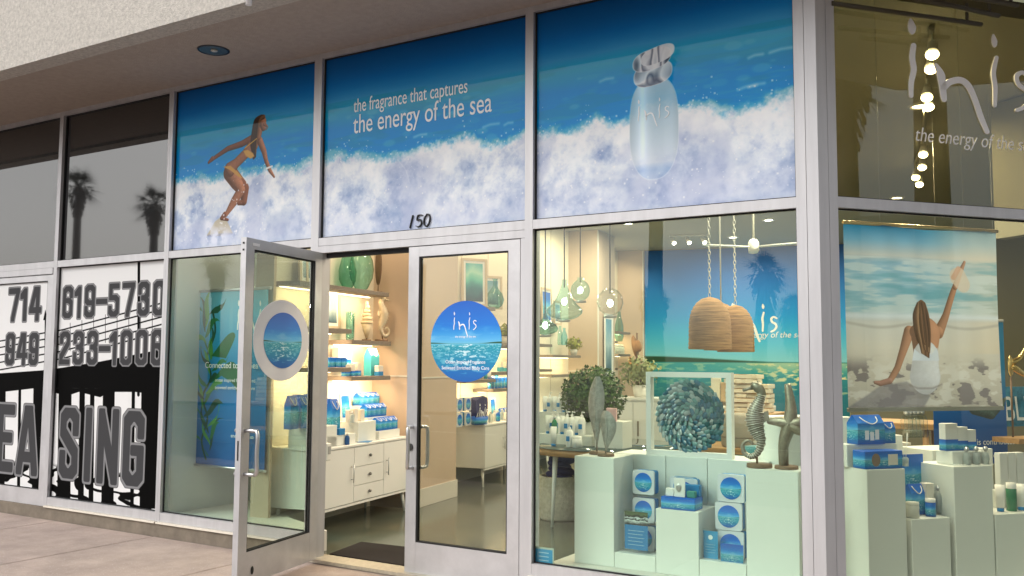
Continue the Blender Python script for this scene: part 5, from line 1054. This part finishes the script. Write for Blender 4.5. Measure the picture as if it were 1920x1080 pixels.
# ceiling fan and track heads
q=onY(1413,462,5.5); t=thing('ceiling_fan','white three bladed ceiling fan on a long rod in the main window','ceiling fan',(float(q[0]),5.5,float(q[2]))); H=3.998-float(q[2])
MB().tube([(0,0,.05),(0,0,H)],.014,8).build('rod',CEIL,t); MB().lathe([(.001,-.06),(.04,-.06),(.065,-.03),(.065,.05),(.04,.09),(.001,.09)],20,closed=False).build('motor',LACQ,t)
for k in range(3):
    a=R_(-12+120*k); mb=MB(); P=[(.08,-.05),(.30,-.075),(.62,-.06),(.70,0),(.62,.05),(.30,.06),(.08,.04)]; V=[(p[0]*math.cos(a)-p[1]*math.sin(a),p[0]*math.sin(a)+p[1]*math.cos(a)) for p in P]; mb.slab(V,-.015,-.003).build('blade',LACQ,t)
def track(label,loc,n,rz):
    t=thing('track_light',label,'track light',loc,rz); B(-.35,.35,-.015,.015,-.03,0).build('rail',LACQ,t)
    for k in range(n):
        x=-.28+k*.56/max(1,n-1); h=MB().tube([(x,0,-.03),(x,0,-.08)],.008,6).tube([(x-.02,.05,-.06),(x+.03,-.07,-.16)],[.035,.042],12).build('spot_head',LACQ,t); MB().tube([(x+.0305,-.071,-.161),(x+.031,-.072,-.162)],[.036,.036],12).build('lens',EMW,h)
    return t
track('white track of three adjustable spot heads near the main window ceiling',(float(onZ(1207,425,4)[0])*.62,float(onZ(1207,425,4)[1])*.40,3.995),3,.3)
track('white track of spot heads above the ceiling fan',(float(onZ(1290,440,4)[0]),float(onZ(1290,440,4)[1]),3.995),3,.3)
# round display table with bath products, basket and plant
q0=onY(1100,838,2.55); zt2=float(q0[2]); t=thing('round_table','round wooden display table with a dark glass top behind the window plinths','table',(float(q0[0]),2.95,0)); Rt=.80
MB().lathe([(.001,zt2-.008),(Rt,zt2-.008),(Rt,zt2),(.001,zt2)],48,closed=False).build('glass_top',M('dark_glass_top',(.10,.13,.13),rough=.05,spec=.8),t); MB().lathe([(.001,zt2-.075),(Rt-.02,zt2-.075),(Rt-.01,zt2-.010),(.001,zt2-.010)],48,closed=False).build('apron',WOOD,t)
for k in range(4): a=R_(45+90*k+20); MB().tube([(.62*math.cos(a),.62*math.sin(a),zt2-.07),(.66*math.cos(a),.66*math.sin(a),0)],[.028,.014],10).build('leg',LACQ,t)
TC=(float(q0[0]),2.95)
def onT(px,y,dz=0): return (float(onY(px,790,y)[0]),y,zt2+dz+.001)
riser('white riser block under the potted plant on the round table',onT(1150,2.65),0,.30,.22,.26); riser('low white tray riser with pump bottles on the round table',onT(1070,2.75),0,.62,.25,.10); riser('tall white riser with creams at the back left of the round table',onT(1045,3.1),0,.5,.22,.30); riser('cream riser with carded soaps in the middle of the round table',onT(1100,2.9),0,.22,.2,.22)
for j,px in enumerate((1058,1068,1082)): (pump if j!=2 else jar)('white pump bottle with blue label on the round table' if j!=2 else 'white round jar right of the pump bottles',onT(px,2.42),1.2 if j!=2 else .05,**({'group':'pump bottles on the round table'} if j!=2 else {'h':.11})) if j else tube_('white cream tube left of the pump bottles on the round table',onT(px-20,2.42),1.3)
for j in range(7): (pump if j%2 else tube_)('white toiletry bottle on the tall riser of the table',(onT(1022+j*9,3.08,.30)),1.1,group='toiletries on the tall table riser')
for j in range(6): carton('white toiletry carton on the low tray riser of the round table',onT(1035+j*11,2.76,.10),0,.06,.05,.13+.02*(j%3),LACQ,'cartons on the low tray riser',BOT if j%2 else CARD)
for j in range(8): (pump if j%3 else tube_)('white skincare bottle on the low riser of the round table',(onT(1028+j*9,2.68,.10)),1.25,group='skincare bottles on the low tray riser')
bottle('green bottle in the middle of the toiletries on the round table',onT(1041,2.66,.10),1.5,mat=GREENL)
carton('pink greeting card box beside the potted plant',onT(1147,2.55,.26),.2,.10,.04,.13,M('pink_card',(.7,.45,.45)))
plant('large bushy green plant on the round table riser',(float(onY(1112,760,3.0)[0]),3.0,zt2+.001),(.36,.30,.34),5200,.040,LEAF,.13,8,M('grey_pot',(.3,.3,.27),rough=.7))
plant('small yellow green plant on the shelf above the bushy plant',at(1076,-.3,z3-.1,660),(.16,.14,.12),300,.05,LEAFY,.07,9)
# rope basket of folded blue towels
q=onZ(1040,975,0); t=thing('rope_basket','white rope basket of folded navy towels on the shop floor','basket',(float(q[0]),float(q[1])+.1,0)); ROPW=M('basket_rope',(.60,.55,.45),rough=.9,noise=.3,nscale=30,bump=.8,bscale=90)
pr=[(.19,0)]
for i in range(22): pr.append((.20+.025*math.sin(i/22*math.pi)+(.004 if i%2 else 0),.012+i*.0205))
MB().lathe([(.001,0)]+pr+[(.18,.44),(.17,.05),(.001,.03)],28,closed=False).build('body',ROPW,t); 
for s in (-1,1): MB().tube(spline([(.2*s,-.05,.40),(.23*s,-.04,.50),(.23*s,.04,.50),(.2*s,.05,.40)],4),.012,8).build('handle',ROPW,t)
for k in range(4): tw=MB(); tw.ell((0,0,0),(.15,.13,.05),14,8); o=tw.build('towel',NAVY); o.location=(float(q[0])+.03*(k%2),float(q[1])+.1,.44+k*.055); o.rotation_euler=(.1*k,.15,k); tag(o,('lowest','second lowest','second highest','topmost')[k]+' folded navy towel in the white rope basket','towel','towels in the rope basket')
# things at depth in the middle
for k,(px,y_,sc) in enumerate(((1035,4.6,1.),(1030,4.9,1.))): pass
vase('turquoise glass bottle on the shelf above the grey cartons',at(1058,-.35,z2-.04,630),[(.001,.003),(.06,.003),(.085,.03),(.085,.16),(.05,.22),(.03,.26),(.04,.30)],VB); vase('pale blue glass bottle beside the turquoise bottle',at(1050,-.40,z2-.04,630),[(.001,.003),(.05,.003),(.07,.03),(.06,.2),(.03,.3),(.04,.33)],VG2)
vase('tall green glass bottle beyond the clear globe lamp',at(1161,-.35,z2+.1,620),[(.001,.003),(.10,.003),(.15,.1),(.14,.34),(.07,.5),(.05,.6),(.07,.62)],VG)
framed('dark framed picture on the shelf behind the onion pendant',at(1025,-.45,zt-.12,560),FR,.5,.6,m_sea,-.03); framed('pale framed print behind the teal pendant',at(1045,-.45,zt-.12,560),FR,.36,.42,m_art3,-.03)
framed('tall mirror like picture on the grey partition',IW(.03,7.7,1.35),FR,.55,1.15,m_art3,0,.05,LACQ)
for j in range(7): carton('grey book box on a shelf left of the pendant lamps',IW(-.38,4.3+j*.09,z4-.05),FR,.07,.12,.26-.02*(j%3),M('mauve_grey_card',(.30,.26,.30)),'grey book boxes')
for j in range(5): carton('blue carton on the low shelf left of the bushy plant',IW(-.38,4.3+j*.16,.801),FR,.1,.1,.22,m_seabox,'blue cartons left of the bushy plant')
for j in range(6): bottle('small bottle on the last shelves by the straw hats',IW(-.36,9.4+j*.14,z3-.05),1.6,'bottles by the straw hats')
STRAW=M('straw',(.45,.22,.08),rough=.8,noise=.3,nscale=8)
for j,(px,py) in enumerate(((1190,650),(1184,690))): 
    y_,z_=onI(px,py,.1); t=thing('straw_hat','brown straw hat on the stand before the mural, '+('upper' if j==0 else 'lower')+' one','hat',IW(.1,y_,z_),FR); o=MB().lathe([(.22,0),(.23,.01),(.12,.02),(.115,.10),(.08,.125),(.001,.13)],24,closed=False).build('brim',STRAW,t); o.rotation_euler=(R_(80),0,0)
y_,_=onI(1190,700,.1); t=thing('hat_stand','dark metal stand holding the straw hats','stand',IW(.1,y_,0),IA); MB().tube([(.05,0,0),(.05,0,2.2)],.02,8).build('pole',BASEW,t); MB().lathe([(.001,0),(.22,0),(.22,.02),(.001,.02)],20,closed=False).build('base',BASEW,t)
# back counters in front of the mural
def bench(label,px0,px1,py,y,zt_,mat=WOOD):
    a=float(onY(px0,py,y)[0]);b=float(onY(px1,py,y)[0]); t=thing('display_bench',label,'table',((a+b)/2,y,0)); h=(b-a)/2
    MB().rbox(-h,h,-.35,.35,zt_-.06,zt_,.006).build('top',mat,t); 
    for sx in (-1,1):
        for sy in (-1,1): MB().tube([(sx*(h-.08),sy*.28,zt_-.06),(sx*(h-.08),sy*.28,0)],.03,8).build('leg',mat,t)
    return t
zb1=float(onY(1380,835,3.6)[2]); bench('honey wood bench behind the framed shell disc',1255,1470,835,3.6,zb1)
MB_=M('teal_stool',(.02,.20,.24),rough=.5)
t=thing('storage_pouf','round grey felt pouf on the wooden bench right of the shell frame','pouf',(float(onY(1392,800,3.5)[0]),3.5,zb1+.001)); MB().lathe([(.001,0),(.20,0),(.21,.02),(.21,.30),(.19,.33),(.001,.33)],24,closed=False).build('body',M('grey_felt',(.38,.34,.28),rough=.9),t); MB().tube([(.21*math.cos(g),.21*math.sin(g),.10) for g in [i*math.pi/10 for i in range(21)]],.006,5,False).build('seam',SHELF,t)
BK=[M('book_cream',(.66,.54,.38),rough=.7),M('book_tan',(.50,.34,.20),rough=.7),M('book_white',(.74,.68,.56),rough=.7)]
for j in range(22):
    c=j//8; o=thing('book','%s book, %s in the %s book stack before the mural'%(('cream','tan','white')[j%3],('lowest','second from bottom','third from bottom','fourth from bottom','fifth from bottom','sixth from bottom','seventh from bottom','topmost')[j%8],('left','middle','right')[c]),'book',(float(onY(1385+c*20,760,4.4)[0]),4.4+.02*(j%2),zb1+.30+(j%8)*.052),.15*(j%3-1),'stacked books before the mural'); MB().rbox(-.13,.13,-.09,.09,0,.048,.003).build('cover',BK[j%3],o); B(-.122,.1305,-.092,.085,.006,.042).build('page_block',M('paper',(.78,.72,.6),rough=.8),o)
bench('second wooden bench carrying the book stacks',1340,1460,800,4.4,zb1+.30)
for j in range(9): carton('cream gift carton in the pile behind the shell disc',(float(onY(1325+j*9,730,5.2)[0]),5.2+.1*(j%2),1.15-.05*(j%2)),.2,.11,.1,.18+.05*(j%3),BK[j%3],'cream cartons behind the shell disc')
bench('far counter carrying cream cartons',1300,1440,800,5.25,1.1,LACQ)
t=thing('round_basket','dark blue round pot on the floor right of the plant','pot',(float(onY(1180,810,4.2)[0]),4.2,.0)); MB().lathe([(.001,0),(.16,0),(.24,.15),(.25,.35),(.18,.46),(.17,.46),(.22,.3),(.001,.05)],24,closed=False).build('body',M('petrol_glaze',(.02,.12,.18),rough=.25),t); MB().tube(spline([(-.17,0,.45),(-.1,0,.62),(.1,0,.62),(.17,0,.45)],4),.012,8).build('handle',BASEW,t)
t=thing('sideboard','small cream sideboard beyond the bushy plant','sideboard',(float(onY(1194,780,5.0)[0]),5.0,0),IA+R_(5)); B(-.45,.45,-.25,.25,.45,1.15).build('body',LACQ,t); B(-.47,.47,-.27,.27,1.151,1.18).build('top',LACQ,t)
for k in (-1,1): d_=B(-.43 if k<0 else .005,-.005 if k<0 else .43,-.262,-.251,.48,1.12).build('door',LACQ,t); B(k*.06-.008,k*.06+.008,-.28,-.263,.72,.9).build('handle',SHELF,d_)
for sx in (-1,1):
    for sy in (-1,1): MB().tube([(sx*.4,sy*.2,.45),(sx*.4,sy*.2,0)],.02,6).build('leg',BASEW,t)
plant('leafy pale plant on the small cream sideboard',(float(onY(1200,740,5.0)[0]),5.0,1.181),(.28,.2,.2),500,.06,M('sage_leaf',(.30,.33,.16),rough=.6),.10,4)
t=thing('storage_stool','blue green drum stool behind the sculptures at the right','stool',(float(onY(1440,850,2.2)[0]),2.2,0)); MB().lathe([(.001,0),(.19,0),(.20,.05),(.20,float(onY(1440,838,2.2)[2])),(.001,float(onY(1440,838,2.2)[2]))],24,closed=False).build('body',MB_,t); MB().tube([(.205*math.cos(g),.205*math.sin(g),.4) for g in [i*math.pi/10 for i in range(21)]],.006,5,False).build('seam',BASEW,t)
# ================= CORNER WINDOW =================
OFF=.12
b0=onR(1583,420,OFF);b1=onR(1868,437,OFF);b2=onR(1591,766,OFF)
BS0,BS1,BZ0,BZ1=b0[0],b1[0],b2[1],b0[1]
BE=art_beach(BS0,BS1,BZ0,BZ1)
bm=(BS0+BS1)/2; hw=(BS1-BS0)/2; H=BZ1-BZ0
t=thing('poster_banner','large beach poster of a woman on sand, one arm raised, behind the corner glass','poster',RW(bm,OFF,BZ0),RA)
V=[];Fc=[];n=50;m_=24
for i in range(n+1):
    for j in range(m_+1):
        u=i/n;v=j/m_; V.append((-hw+2*hw*u+(.012*math.sin(v*math.pi)*(-1 if u>.9 else 0)),.006*math.sin(u*11+v*1.5)*(.3+v)+.004*math.sin(u*37+2*v),v*H+.006*math.sin(u*9)*(1 if j==m_ else 0)))
for i in range(n):
    for j in range(m_): a_=i*(m_+1)+j; Fc.append((a_,a_+m_+1,a_+m_+2,a_+1))
MB().add(V,Fc,True).build('cloth',MI('beach_cloth',BE,rough=.35,coat=.2,emis=.36),t,(-hw,hw,0,H))
MB().tube([(-hw-.01,0,H+.012),(hw+.01,0,H+.012)],.012,8).build('top_rail',M('gold_rail',(.65,.5,.28),rough=.3,metal=.8),t); MB().rbox(-hw-.005,hw+.005,-.012,.012,-.022,.004,.003).build('bottom_rail',M('grey_rail',(.42,.40,.36),rough=.4,metal=.3),t)
for x in (-hw*.55,hw*.55): MB().tube([(x,0,H+.02),(x,0,4.0-BZ0)],.0015,4).build('hanging_wire',STEEL,t)
tag(MB().slab([RW(.10,.12)[:2],RW(2.4,.12)[:2],RW(2.4,.95)[:2],RW(.10,.95)[:2]],.001,.16).build('window_platform',TRIMW),kind='structure')
def rped(label,s0,s1,o0,o1,z1):
    t=thing('display_plinth',label,'plinth',RW((s0+s1)/2,(o0+o1)/2,.16),RA,'white display plinths in the corner window'); MB().rbox(-(s1-s0)/2,(s1-s0)/2,-(o1-o0)/2,(o1-o0)/2,0,z1-.16,.003).build('block',PED,t); return t
of=.26
a=onR(1625,882,of)[0];b=onR(1697,882,of)[0]; zt1=onR(1660,880,of)[1]
rped('tall white plinth nearest the corner post with the blue gift boxes',a,b,of,of+.34,zt1)
a2=onR(1709,973,of)[0];b2_=onR(1781,970,of)[0]; zlo=onR(1745,972,of)[1]; rped('low white plinth between the tall corner window plinths',a2,b2_,of,of+.34,zlo)
a3=onR(1788,880,of)[0];b3=onR(1860,876,of)[0]; rped('tall white plinth right of centre under the beach poster',a3,b3,of,of+.34,zt1)
a4=onR(1866,965,of)[0]; rped('low white plinth at the right edge of the picture',a4,a4+.33,of,of+.34,zlo)
rped('grey white plinth further back behind the leaning blue advert',a2-.02,a2+.42,of+.55,of+.9,onR(1730,815,of+.55)[1]); rped('cream plinth behind the blue gift bags',a-.25,a+.30,of+.50,of+.85,onR(1600,782,of+.5)[1]); rped('grey white plinth behind the tall white cartons at the right edge',a4-.05,a4+.5,of+.5,of+.85,onR(1900,840,of+.5)[1])
def rr(px,off,z,py=880): s,_=onR(px,py,off); return RW(s,off,z)
# blue window gift box and bags on the first plinth
s_,_z=onR(1648,880,of+.07); t=thing('gift_set_box','blue gift box with round and square windows on the first corner window plinth','gift box',RW(s_,of+.08,zt1+.001),RA); bw=(onR(1685,860,of)[0]-onR(1613,860,of)[0])/2; bh=onR(1650,846,of)[1]-onR(1650,880,of)[1]
MB().rbox(-bw,bw,-.06,.06,0,bh,.004).build('body',m_bag,t); MB().disc(-bw*.42,bh*.5,bw*.22,bh*.36,-.0625,-.0605,24).build('round_window',M('brown_soap',(.25,.18,.12),rough=.3),t); B(bw*.22,bw*.72,-.0625,-.0605,bh*.2,bh*.8).build('square_window',CARD,t)
riser('thin clear shelf riser behind the blue gift box',rr(1625,of+.22,zt1+.001),RA,.40,.12,bh+.03)
s_,_z=onR(1621,840,of+.2); tb=gift_bag('large blue gift pouch with three bottles pictured, at the top of the first plinth',rr(1624,of+.2,zt1+bh+.032,840),RA+R_(0),1.0,None,wd=.215,dp=.11,ht=.19); B(-.05,-.02,-.0575,-.0558,.03,.09).build('bottle_print',WHITE,tb); B(-.01,.02,-.0575,-.0558,.025,.08).build('bottle_print',WHITE,tb); B(.03,.06,-.0575,-.0558,.03,.095).build('bottle_print',WHITE,tb)
gift_bag('small blue bag with a white rope handle right of the large blue pouch',rr(1663,of+.2,zt1+bh+.032,840),RA,.75)
t=thing('reed_diffuser','thin white diffuser reeds beside the blue gift box','diffuser',rr(1698,of+.12,zt1,880),RA); MB().tube([(-.01,0,.0),(.02,0,.22)],.002,4).tube([(.0,0,.0),(.035,.01,.21)],.002,4).tube([(.0,.01,.0),(-.02,.01,.2)],.002,4).build('reed',LACQ,t); MB().lathe([(.001,0),(.02,0),(.022,.05),(.012,.06)],12,closed=False).build('bottle',FROST,t)
# advert card, bag, tubes on the low plinth
a=onR(1699,950,of+.3);b=onR(1730,850,of+.3); t=thing('advert_card','tall blue advert card standing behind the low corner plinth','advert',rr(1712,of+.30,zlo,900),RA); wv=onR(1738,900,of+.3)[0]-onR(1698,900,of+.3)[0]; hv=b[1]-zlo
B(-wv/2,wv/2,0,.006,0,hv).build('board',LACQ,t); B(-wv/2+.003,wv/2-.003,-.002,-.0004,hv*.38,hv*.99).build('photo',m_sea,t,(-wv/2,wv/2,hv*.3,hv)); MB().lathe([(.001,0),(.03,0),(.03,.01),(.001,.01)],8).build('foot',LACQ,t)
for k in range(3): B(-wv*.4,wv*.35,-.0015,-.0004,hv*(.28-.05*k),hv*(.285-.05*k)).build('text_line',M('print_pale',(.45,.65,.8)),t)
gift_bag('blue bag with a bold white rope handle on the low corner plinth',rr(1716,of+.17,zlo+.001,950),RA,1.0,wd=.12,dp=.07,ht=.20)
jar('frosted glass candle at the front left of the low corner plinth',rr(1711,of+.06,zlo+.001,960),.042,.10,mat=M('frosted_wax',(.62,.62,.55),rough=.4),lid=M('frosted_wax',(.62,.62,.55),rough=.4))
carton('tall blue and white carton behind the small blue bottle',rr(1739,of+.15,zlo+.001,950),RA,.065,.06,.205,CARD,None,m_bag)
t=jar('small blue tin with a white cap at the front right of the low corner plinth',rr(1745,of+.07,zlo+.001,960),.033,.115,mat=m_bag,lid=LACQ); bottle('faint clear perfume bottle at the right end of the low corner plinth',rr(1761,of+.15,zlo+.001,950),1.5)
# white riser with three cartons and three perfume bottles
t=thing('bottle_rack','white rack holding three steel capped perfume bottles on the right plinth','rack',rr(1806,of+.14,zt1+.001,860),RA); rw_=(onR(1839,860,of+.08)[0]-onR(1774,860,of+.08)[0])/2; rh=onR(1810,847,of+.08)[1]-zt1
MB().rbox(-rw_,rw_,-.06,.09,0,rh,.003).build('block',PED,t)
for k in range(3): x=-rw_*.35+k*rw_*.55; bb=MB().lathe([(.001,.004),(.021,.004),(.024,rh*.5),(.02,rh*.9),(.008,rh*.97)],14,closed=False,cx=x,cy=-.085).build('perfume_bottle',FROST,t); MB().ell((x,-.085,rh+.018),(.017,.017,.017),12,8).build('cap',STEEL,bb)
B(-rw_,rw_,-.115,-.06,-.0,.004).build('ledge',PED,t)
for k,(px,w_,h_) in enumerate(((1779,.105,.185),(1800,.085,.16),(1816,.08,.14))): t=carton(['largest','middle','smallest'][k]+' white and blue fragrance carton on the bottle rack',rr(px,of+.16,zt1+rh+.002,840),RA,w_,.06,h_,LACQ,None,m_bag)
for k in range(3): carton('slim tall white carton at the right edge of the corner window',rr(1879+k*16,of+.25,zlo+.12,930),RA,.068,.05,.26,LACQ,'slim white cartons at the right edge'); 
riser('small white riser under the slim white cartons',rr(1893,of+.25,zlo,930),RA,.28,.09,.12)
tube_('white tube beside the green bottle at the right edge',rr(1876,of+.1,zlo+.001,950),1.2); t=jar('clear jar of green bath liquid at the right edge',rr(1897,of+.1,zlo+.001,950),.034,.19,mat=GREENL); tube_('white tube right of the green jar',rr(1915,of+.1,zlo+.001,950),1.2)
# hanging blue seal banner and BLUE sign further in
o1=1.6; a=onR(1748,700,o1);b=onR(1890,868,o1); hw=(b[0]-a[0])/2; t=thing('banner','blue banner with swimming seals hanging behind the beach poster','banner',RW((a[0]+b[0])/2,o1,b[1]),RA); hh=onR(1800,600,o1)[1]-b[1]
B(-hw,hw,-.002,.002,0,hh).build('cloth',MI('seal_cloth',art_whale(),rough=.5),t,(-hw,hw,0,hh*.62)); text('inis contributes',.075,WHITE,t,(.0,-.004,.16)); text('to the ocean',.06,WHITE,t,(.06,-.004,.05)); MB().tube([(-hw,0,hh),(hw,0,hh)],.012,8).build('top_rod',LACQ,t)
for x in (-hw*.8,hw*.8): MB().tube([(x,0,hh),(x,0,4.0-b[1])],.002,4).build('hanging_wire',STEEL,t)
o2=2.4; a=onR(1880,800,o2); b=onR(1935,725,o2); hw=(b[0]-a[0])/2; t=thing('sign','blue watercolour sign reading BLUE in white at the right edge','sign',RW((a[0]+b[0])/2,o2,a[1]),RA); hh=b[1]-a[1]; B(-hw,hw,0,.02,0,hh).build('board',M('watercolour_blue',(.05,.28,.45),rough=.6,noise=.8,nscale=6),t); text('BLUE',.34,WHITE,t,(-hw*.85,-.004,hh*.15),sx=.7,shear=-.15)
bd=bench('wooden counter deep inside behind the corner window',1600,1760,800,4.2,1.05)
t=thing('sideboard','cream counter block behind the corner window products','counter',rr(1600,1.3,0,800),RA); B(-.6,.5,0,.4,0,.98).build('body',WALLW,t); B(-.62,.52,-.02,.42,.981,1.0).build('top',WALLW,t)
for j in range(5): bottle('amber lit glass jar on the counter behind the advert card',rr(1700+j*7,1.5,1.02,790),1.8,'glass jars on the rear counter',VCL)
t=thing('bird_sculpture','gold metal bird with a raised wing beside the beach poster','sculpture',rr(1893,1.2,1.55,640),RA); GOLD=M('polished_gold',(.75,.52,.22),rough=.25,metal=1)
MB().ell((0,0,.05),(.03,.02,.09),12,8).tube(spline([(.0,0,.06),(.10,0,.0),(.22,0,-.06)],4),[.03,.034,.034,.03,.026,.02,.012,.006,.003][:9],8).tube(spline([(.0,0,.08),(.10,.0,.12),(.18,0,.24)],4),[.02,.024,.024,.022,.02,.016,.012,.008,.004][:9],8).build('body',GOLD,t); MB().tube([(0,0,-.03),(0,0,-.52)],.008,6).build('rod',BASEW,t)
sh_=thing('wall_shelf','honey wood shelf under the gold bird at the right edge','shelf',rr(1910,1.25,1.02,690),RA); B(-.15,.8,-.12,.15,-.04,.0).build('board',WOOD,sh_)
# track of bright spots running away over the corner window, and dark pipes
tr_=[(1748,103,2.2),(1746,130,2.7),(1738,183,3.6),(1741,201,4.2),(1731,290,6.2),(1729,314,7.2),(1717,333,8.4),(1724,346,9.4)]
pts=[onZ(px,py,3.78) for px,py,y in tr_]
t=thing('track_light','long white ceiling track with a line of eight glowing spot heads above the corner window','track light',tuple(map(float,(pts[0][0],pts[0][1],3.62)))); base=Vector(t.location)
P0=Vector(pts[0]);Pn=Vector(pts[-1]); MB().tube([(0,0,.36)]+[tuple(Vector((p[0],p[1],3.96))-base) for p in pts[1:]],.02,6).build('rail',CEIL,t)
for p in pts:
    q=Vector(p)-base; h=MB().tube([tuple(q+Vector((0,.05,.10))),tuple(q+Vector((0,-.01,.01)))],[.03,.045],12).tube([tuple(q+Vector((0,.03,.1))),(q.x,q.y+.03,.36)],.006,5).build('spot_head',LACQ,t); MB().ell(tuple(q),(.045,.03,.036),12,8).build('lens',M('spot_glow',(1,.95,.85),emit=(1,.85,.6),es=30),h)
    area(tuple(Vector(p)+Vector((0,0,-.06))),(0,0,0),.08,.08,9,WARM2)
PIPE=M('dark_pipe',(.06,.05,.03),rough=.5)
for k,(a,b) in enumerate((((1560,6),(1840,46)),((1690,-10),(1872,30)),((1780,-12),(1908,10)))):
    A_=onZ(a[0],a[1],3.86+.0*k);B_=onZ(b[0],b[1],3.86); t=thing('ceiling_rail',['lowest of the three dark ceiling rails in the corner window','middle one of the three dark ceiling rails','topmost of the three dark ceiling rails'][k],'rail',tuple(map(float,B_))); d_=Vector(A_)-Vector(B_)
    MB().tube([(0,0,0),tuple(d_)],.016,8).build('rail',PIPE,t); MB().tube([tuple(d_*.1),tuple(d_*.1+Vector((0,0,.13)))],.012,6).build('bracket',PIPE,t)
# ================= STREET TREES (across the road, seen mirrored in the glass) =================
BARK=M('palm_bark',(.10,.08,.06),rough=.9,noise=.4,nscale=6); FROND=M('palm_frond',(.035,.055,.025),rough=.6); DEAD=M('dry_frond',(.10,.075,.045),rough=.9)
def palm(label,loc,h,seed=1,R=1.7,tr=.22):
    rs=np.random.RandomState(seed); t=thing('palm_tree',label,'palm tree',loc,0,'palm trees across the street'); lx=rs.uniform(-.5,.5)
    tp=[(lx*(i/8)**2,0,h*i/8) for i in range(9)]; MB().tube(tp,[tr*1.35*(1-.35*i/8) for i in range(9)],10).build('trunk',BARK,t)
    sk=MB(); 
    for i in range(160):
        a=rs.uniform(0,6.28);z=h-rs.uniform(.1,2.2); r=tr*1.1+.5*max(0,1-(h-z)/2.4); sk.add([(lx+r*.5*math.cos(a),r*.5*math.sin(a),z+.5),(lx+r*math.cos(a+.15),r*math.sin(a+.15),z-.35),(lx+r*math.cos(a-.15),r*math.sin(a-.15),z-.3)],[(0,1,2)])
    sk.build('skirt',DEAD,t); fr=MB()
    for i in range(46):
        a=rs.uniform(0,6.28); el=rs.uniform(-.7,1.35); L=R*rs.uniform(.6,1.); d=np.array([math.cos(a)*math.cos(el),math.sin(a)*math.cos(el),math.sin(el)]); c=np.array([lx,0,h])+d*L*.45; s=np.cross(d,[0,0,1]); s/=np.linalg.norm(s)+1e-6; u=np.cross(s,d)
        for k in range(11):
            g=(k-5)/5*1.25; e=c+(d*math.cos(g)+s*math.sin(g))*L*.55+np.array([0,0,-.16*abs(g)*L-.08*L]); wv_=s*math.cos(g)*.05-d*math.sin(g)*.05; fr.add([c-wv_*.6,c+wv_*.6,e],[(0,1,2)])
        fr.tube([(lx,0,h-.1),tuple(c)],.02,3,False)
    fr.build('fronds',FROND,t); return t
pl=[(-68.9,-39.2,15.5,1,2.6),(-59.3,-39.2,13.3,2,2.4),(-52.3,-39.2,8.4,3,2.1),(-17.6,-36,17,4,1.7),(-18.7,-39.2,4.9,5,1.3),(-13.5,-39.2,6.0,6,1.6),(-12.1,-42,4.4,7,1.2),(-36,-39,9,8,2.),(-4,-40,9,9,2.)]
PLN=['tallest far','shorter far','low stout','very tall near','small slim','thick crowned','smallest','medium height','lone near']
for i,(x,y,h,sd_,R) in enumerate(pl): palm(PLN[i]+' fan palm across the street, seen only as a reflection in the glass',(x,y,-.03),h,sd_,R,.30)
palm('thick palm trunk down the side street, mirrored in the corner glass',(21.5,1.5,-.16),14,12,2.0,.42); palm('second palm down the side street, mirrored in the corner glass',(24,-.9,-.16),11,13,2.2,.35)
# low building down the side street
t=thing('side_building','low plaster building down the side street with ribbed shutters','building',(34,4,-.16)); B(0,9,-9,-1.6,0,7.6).build('wall',M('side_plaster',(.42,.36,.28),rough=.9,noise=.15,nscale=.6),t)
for k in range(26): B(-.03,.0,-8.6,-2.,1.5+k*.20,1.60+k*.20).build('slat',M('shutter_slat',(.33,.30,.26),rough=.6),t)
B(-.25,9.25,-9.25,-1.35,7.601,7.9).build('roof',M('roof_grey',(.2,.2,.2)),t)

# ================= LABELS: tell look-alikes apart by their place =================
ORD=['leftmost','second from left','third from left','fourth from left','fifth from left','sixth from left','seventh from left','eighth from left','ninth from left','tenth from left','eleventh from left','twelfth from left','thirteenth from left']
bpy.context.view_layer.update()
def px_of(o):
    c=RC.T@(np.array(o.matrix_world.translation)-CAM); return c[0]/max(c[2],.1)
by={}
for o in S.objects:
    if o.parent is None and o.get('label') and o.get('category'): by.setdefault(o['label'],[]).append(o)
for lab,os_ in by.items():
    if 1<len(os_)<=13:
        for i,o in enumerate(sorted(os_,key=px_of)):
            t=ORD[i] if i<len(os_)-1 or len(os_)==2 and i==0 else 'rightmost'
            n=t+', '+lab if i and t!='rightmost' else t+' '+lab
            if len(n.split())<=16: o['label']=n
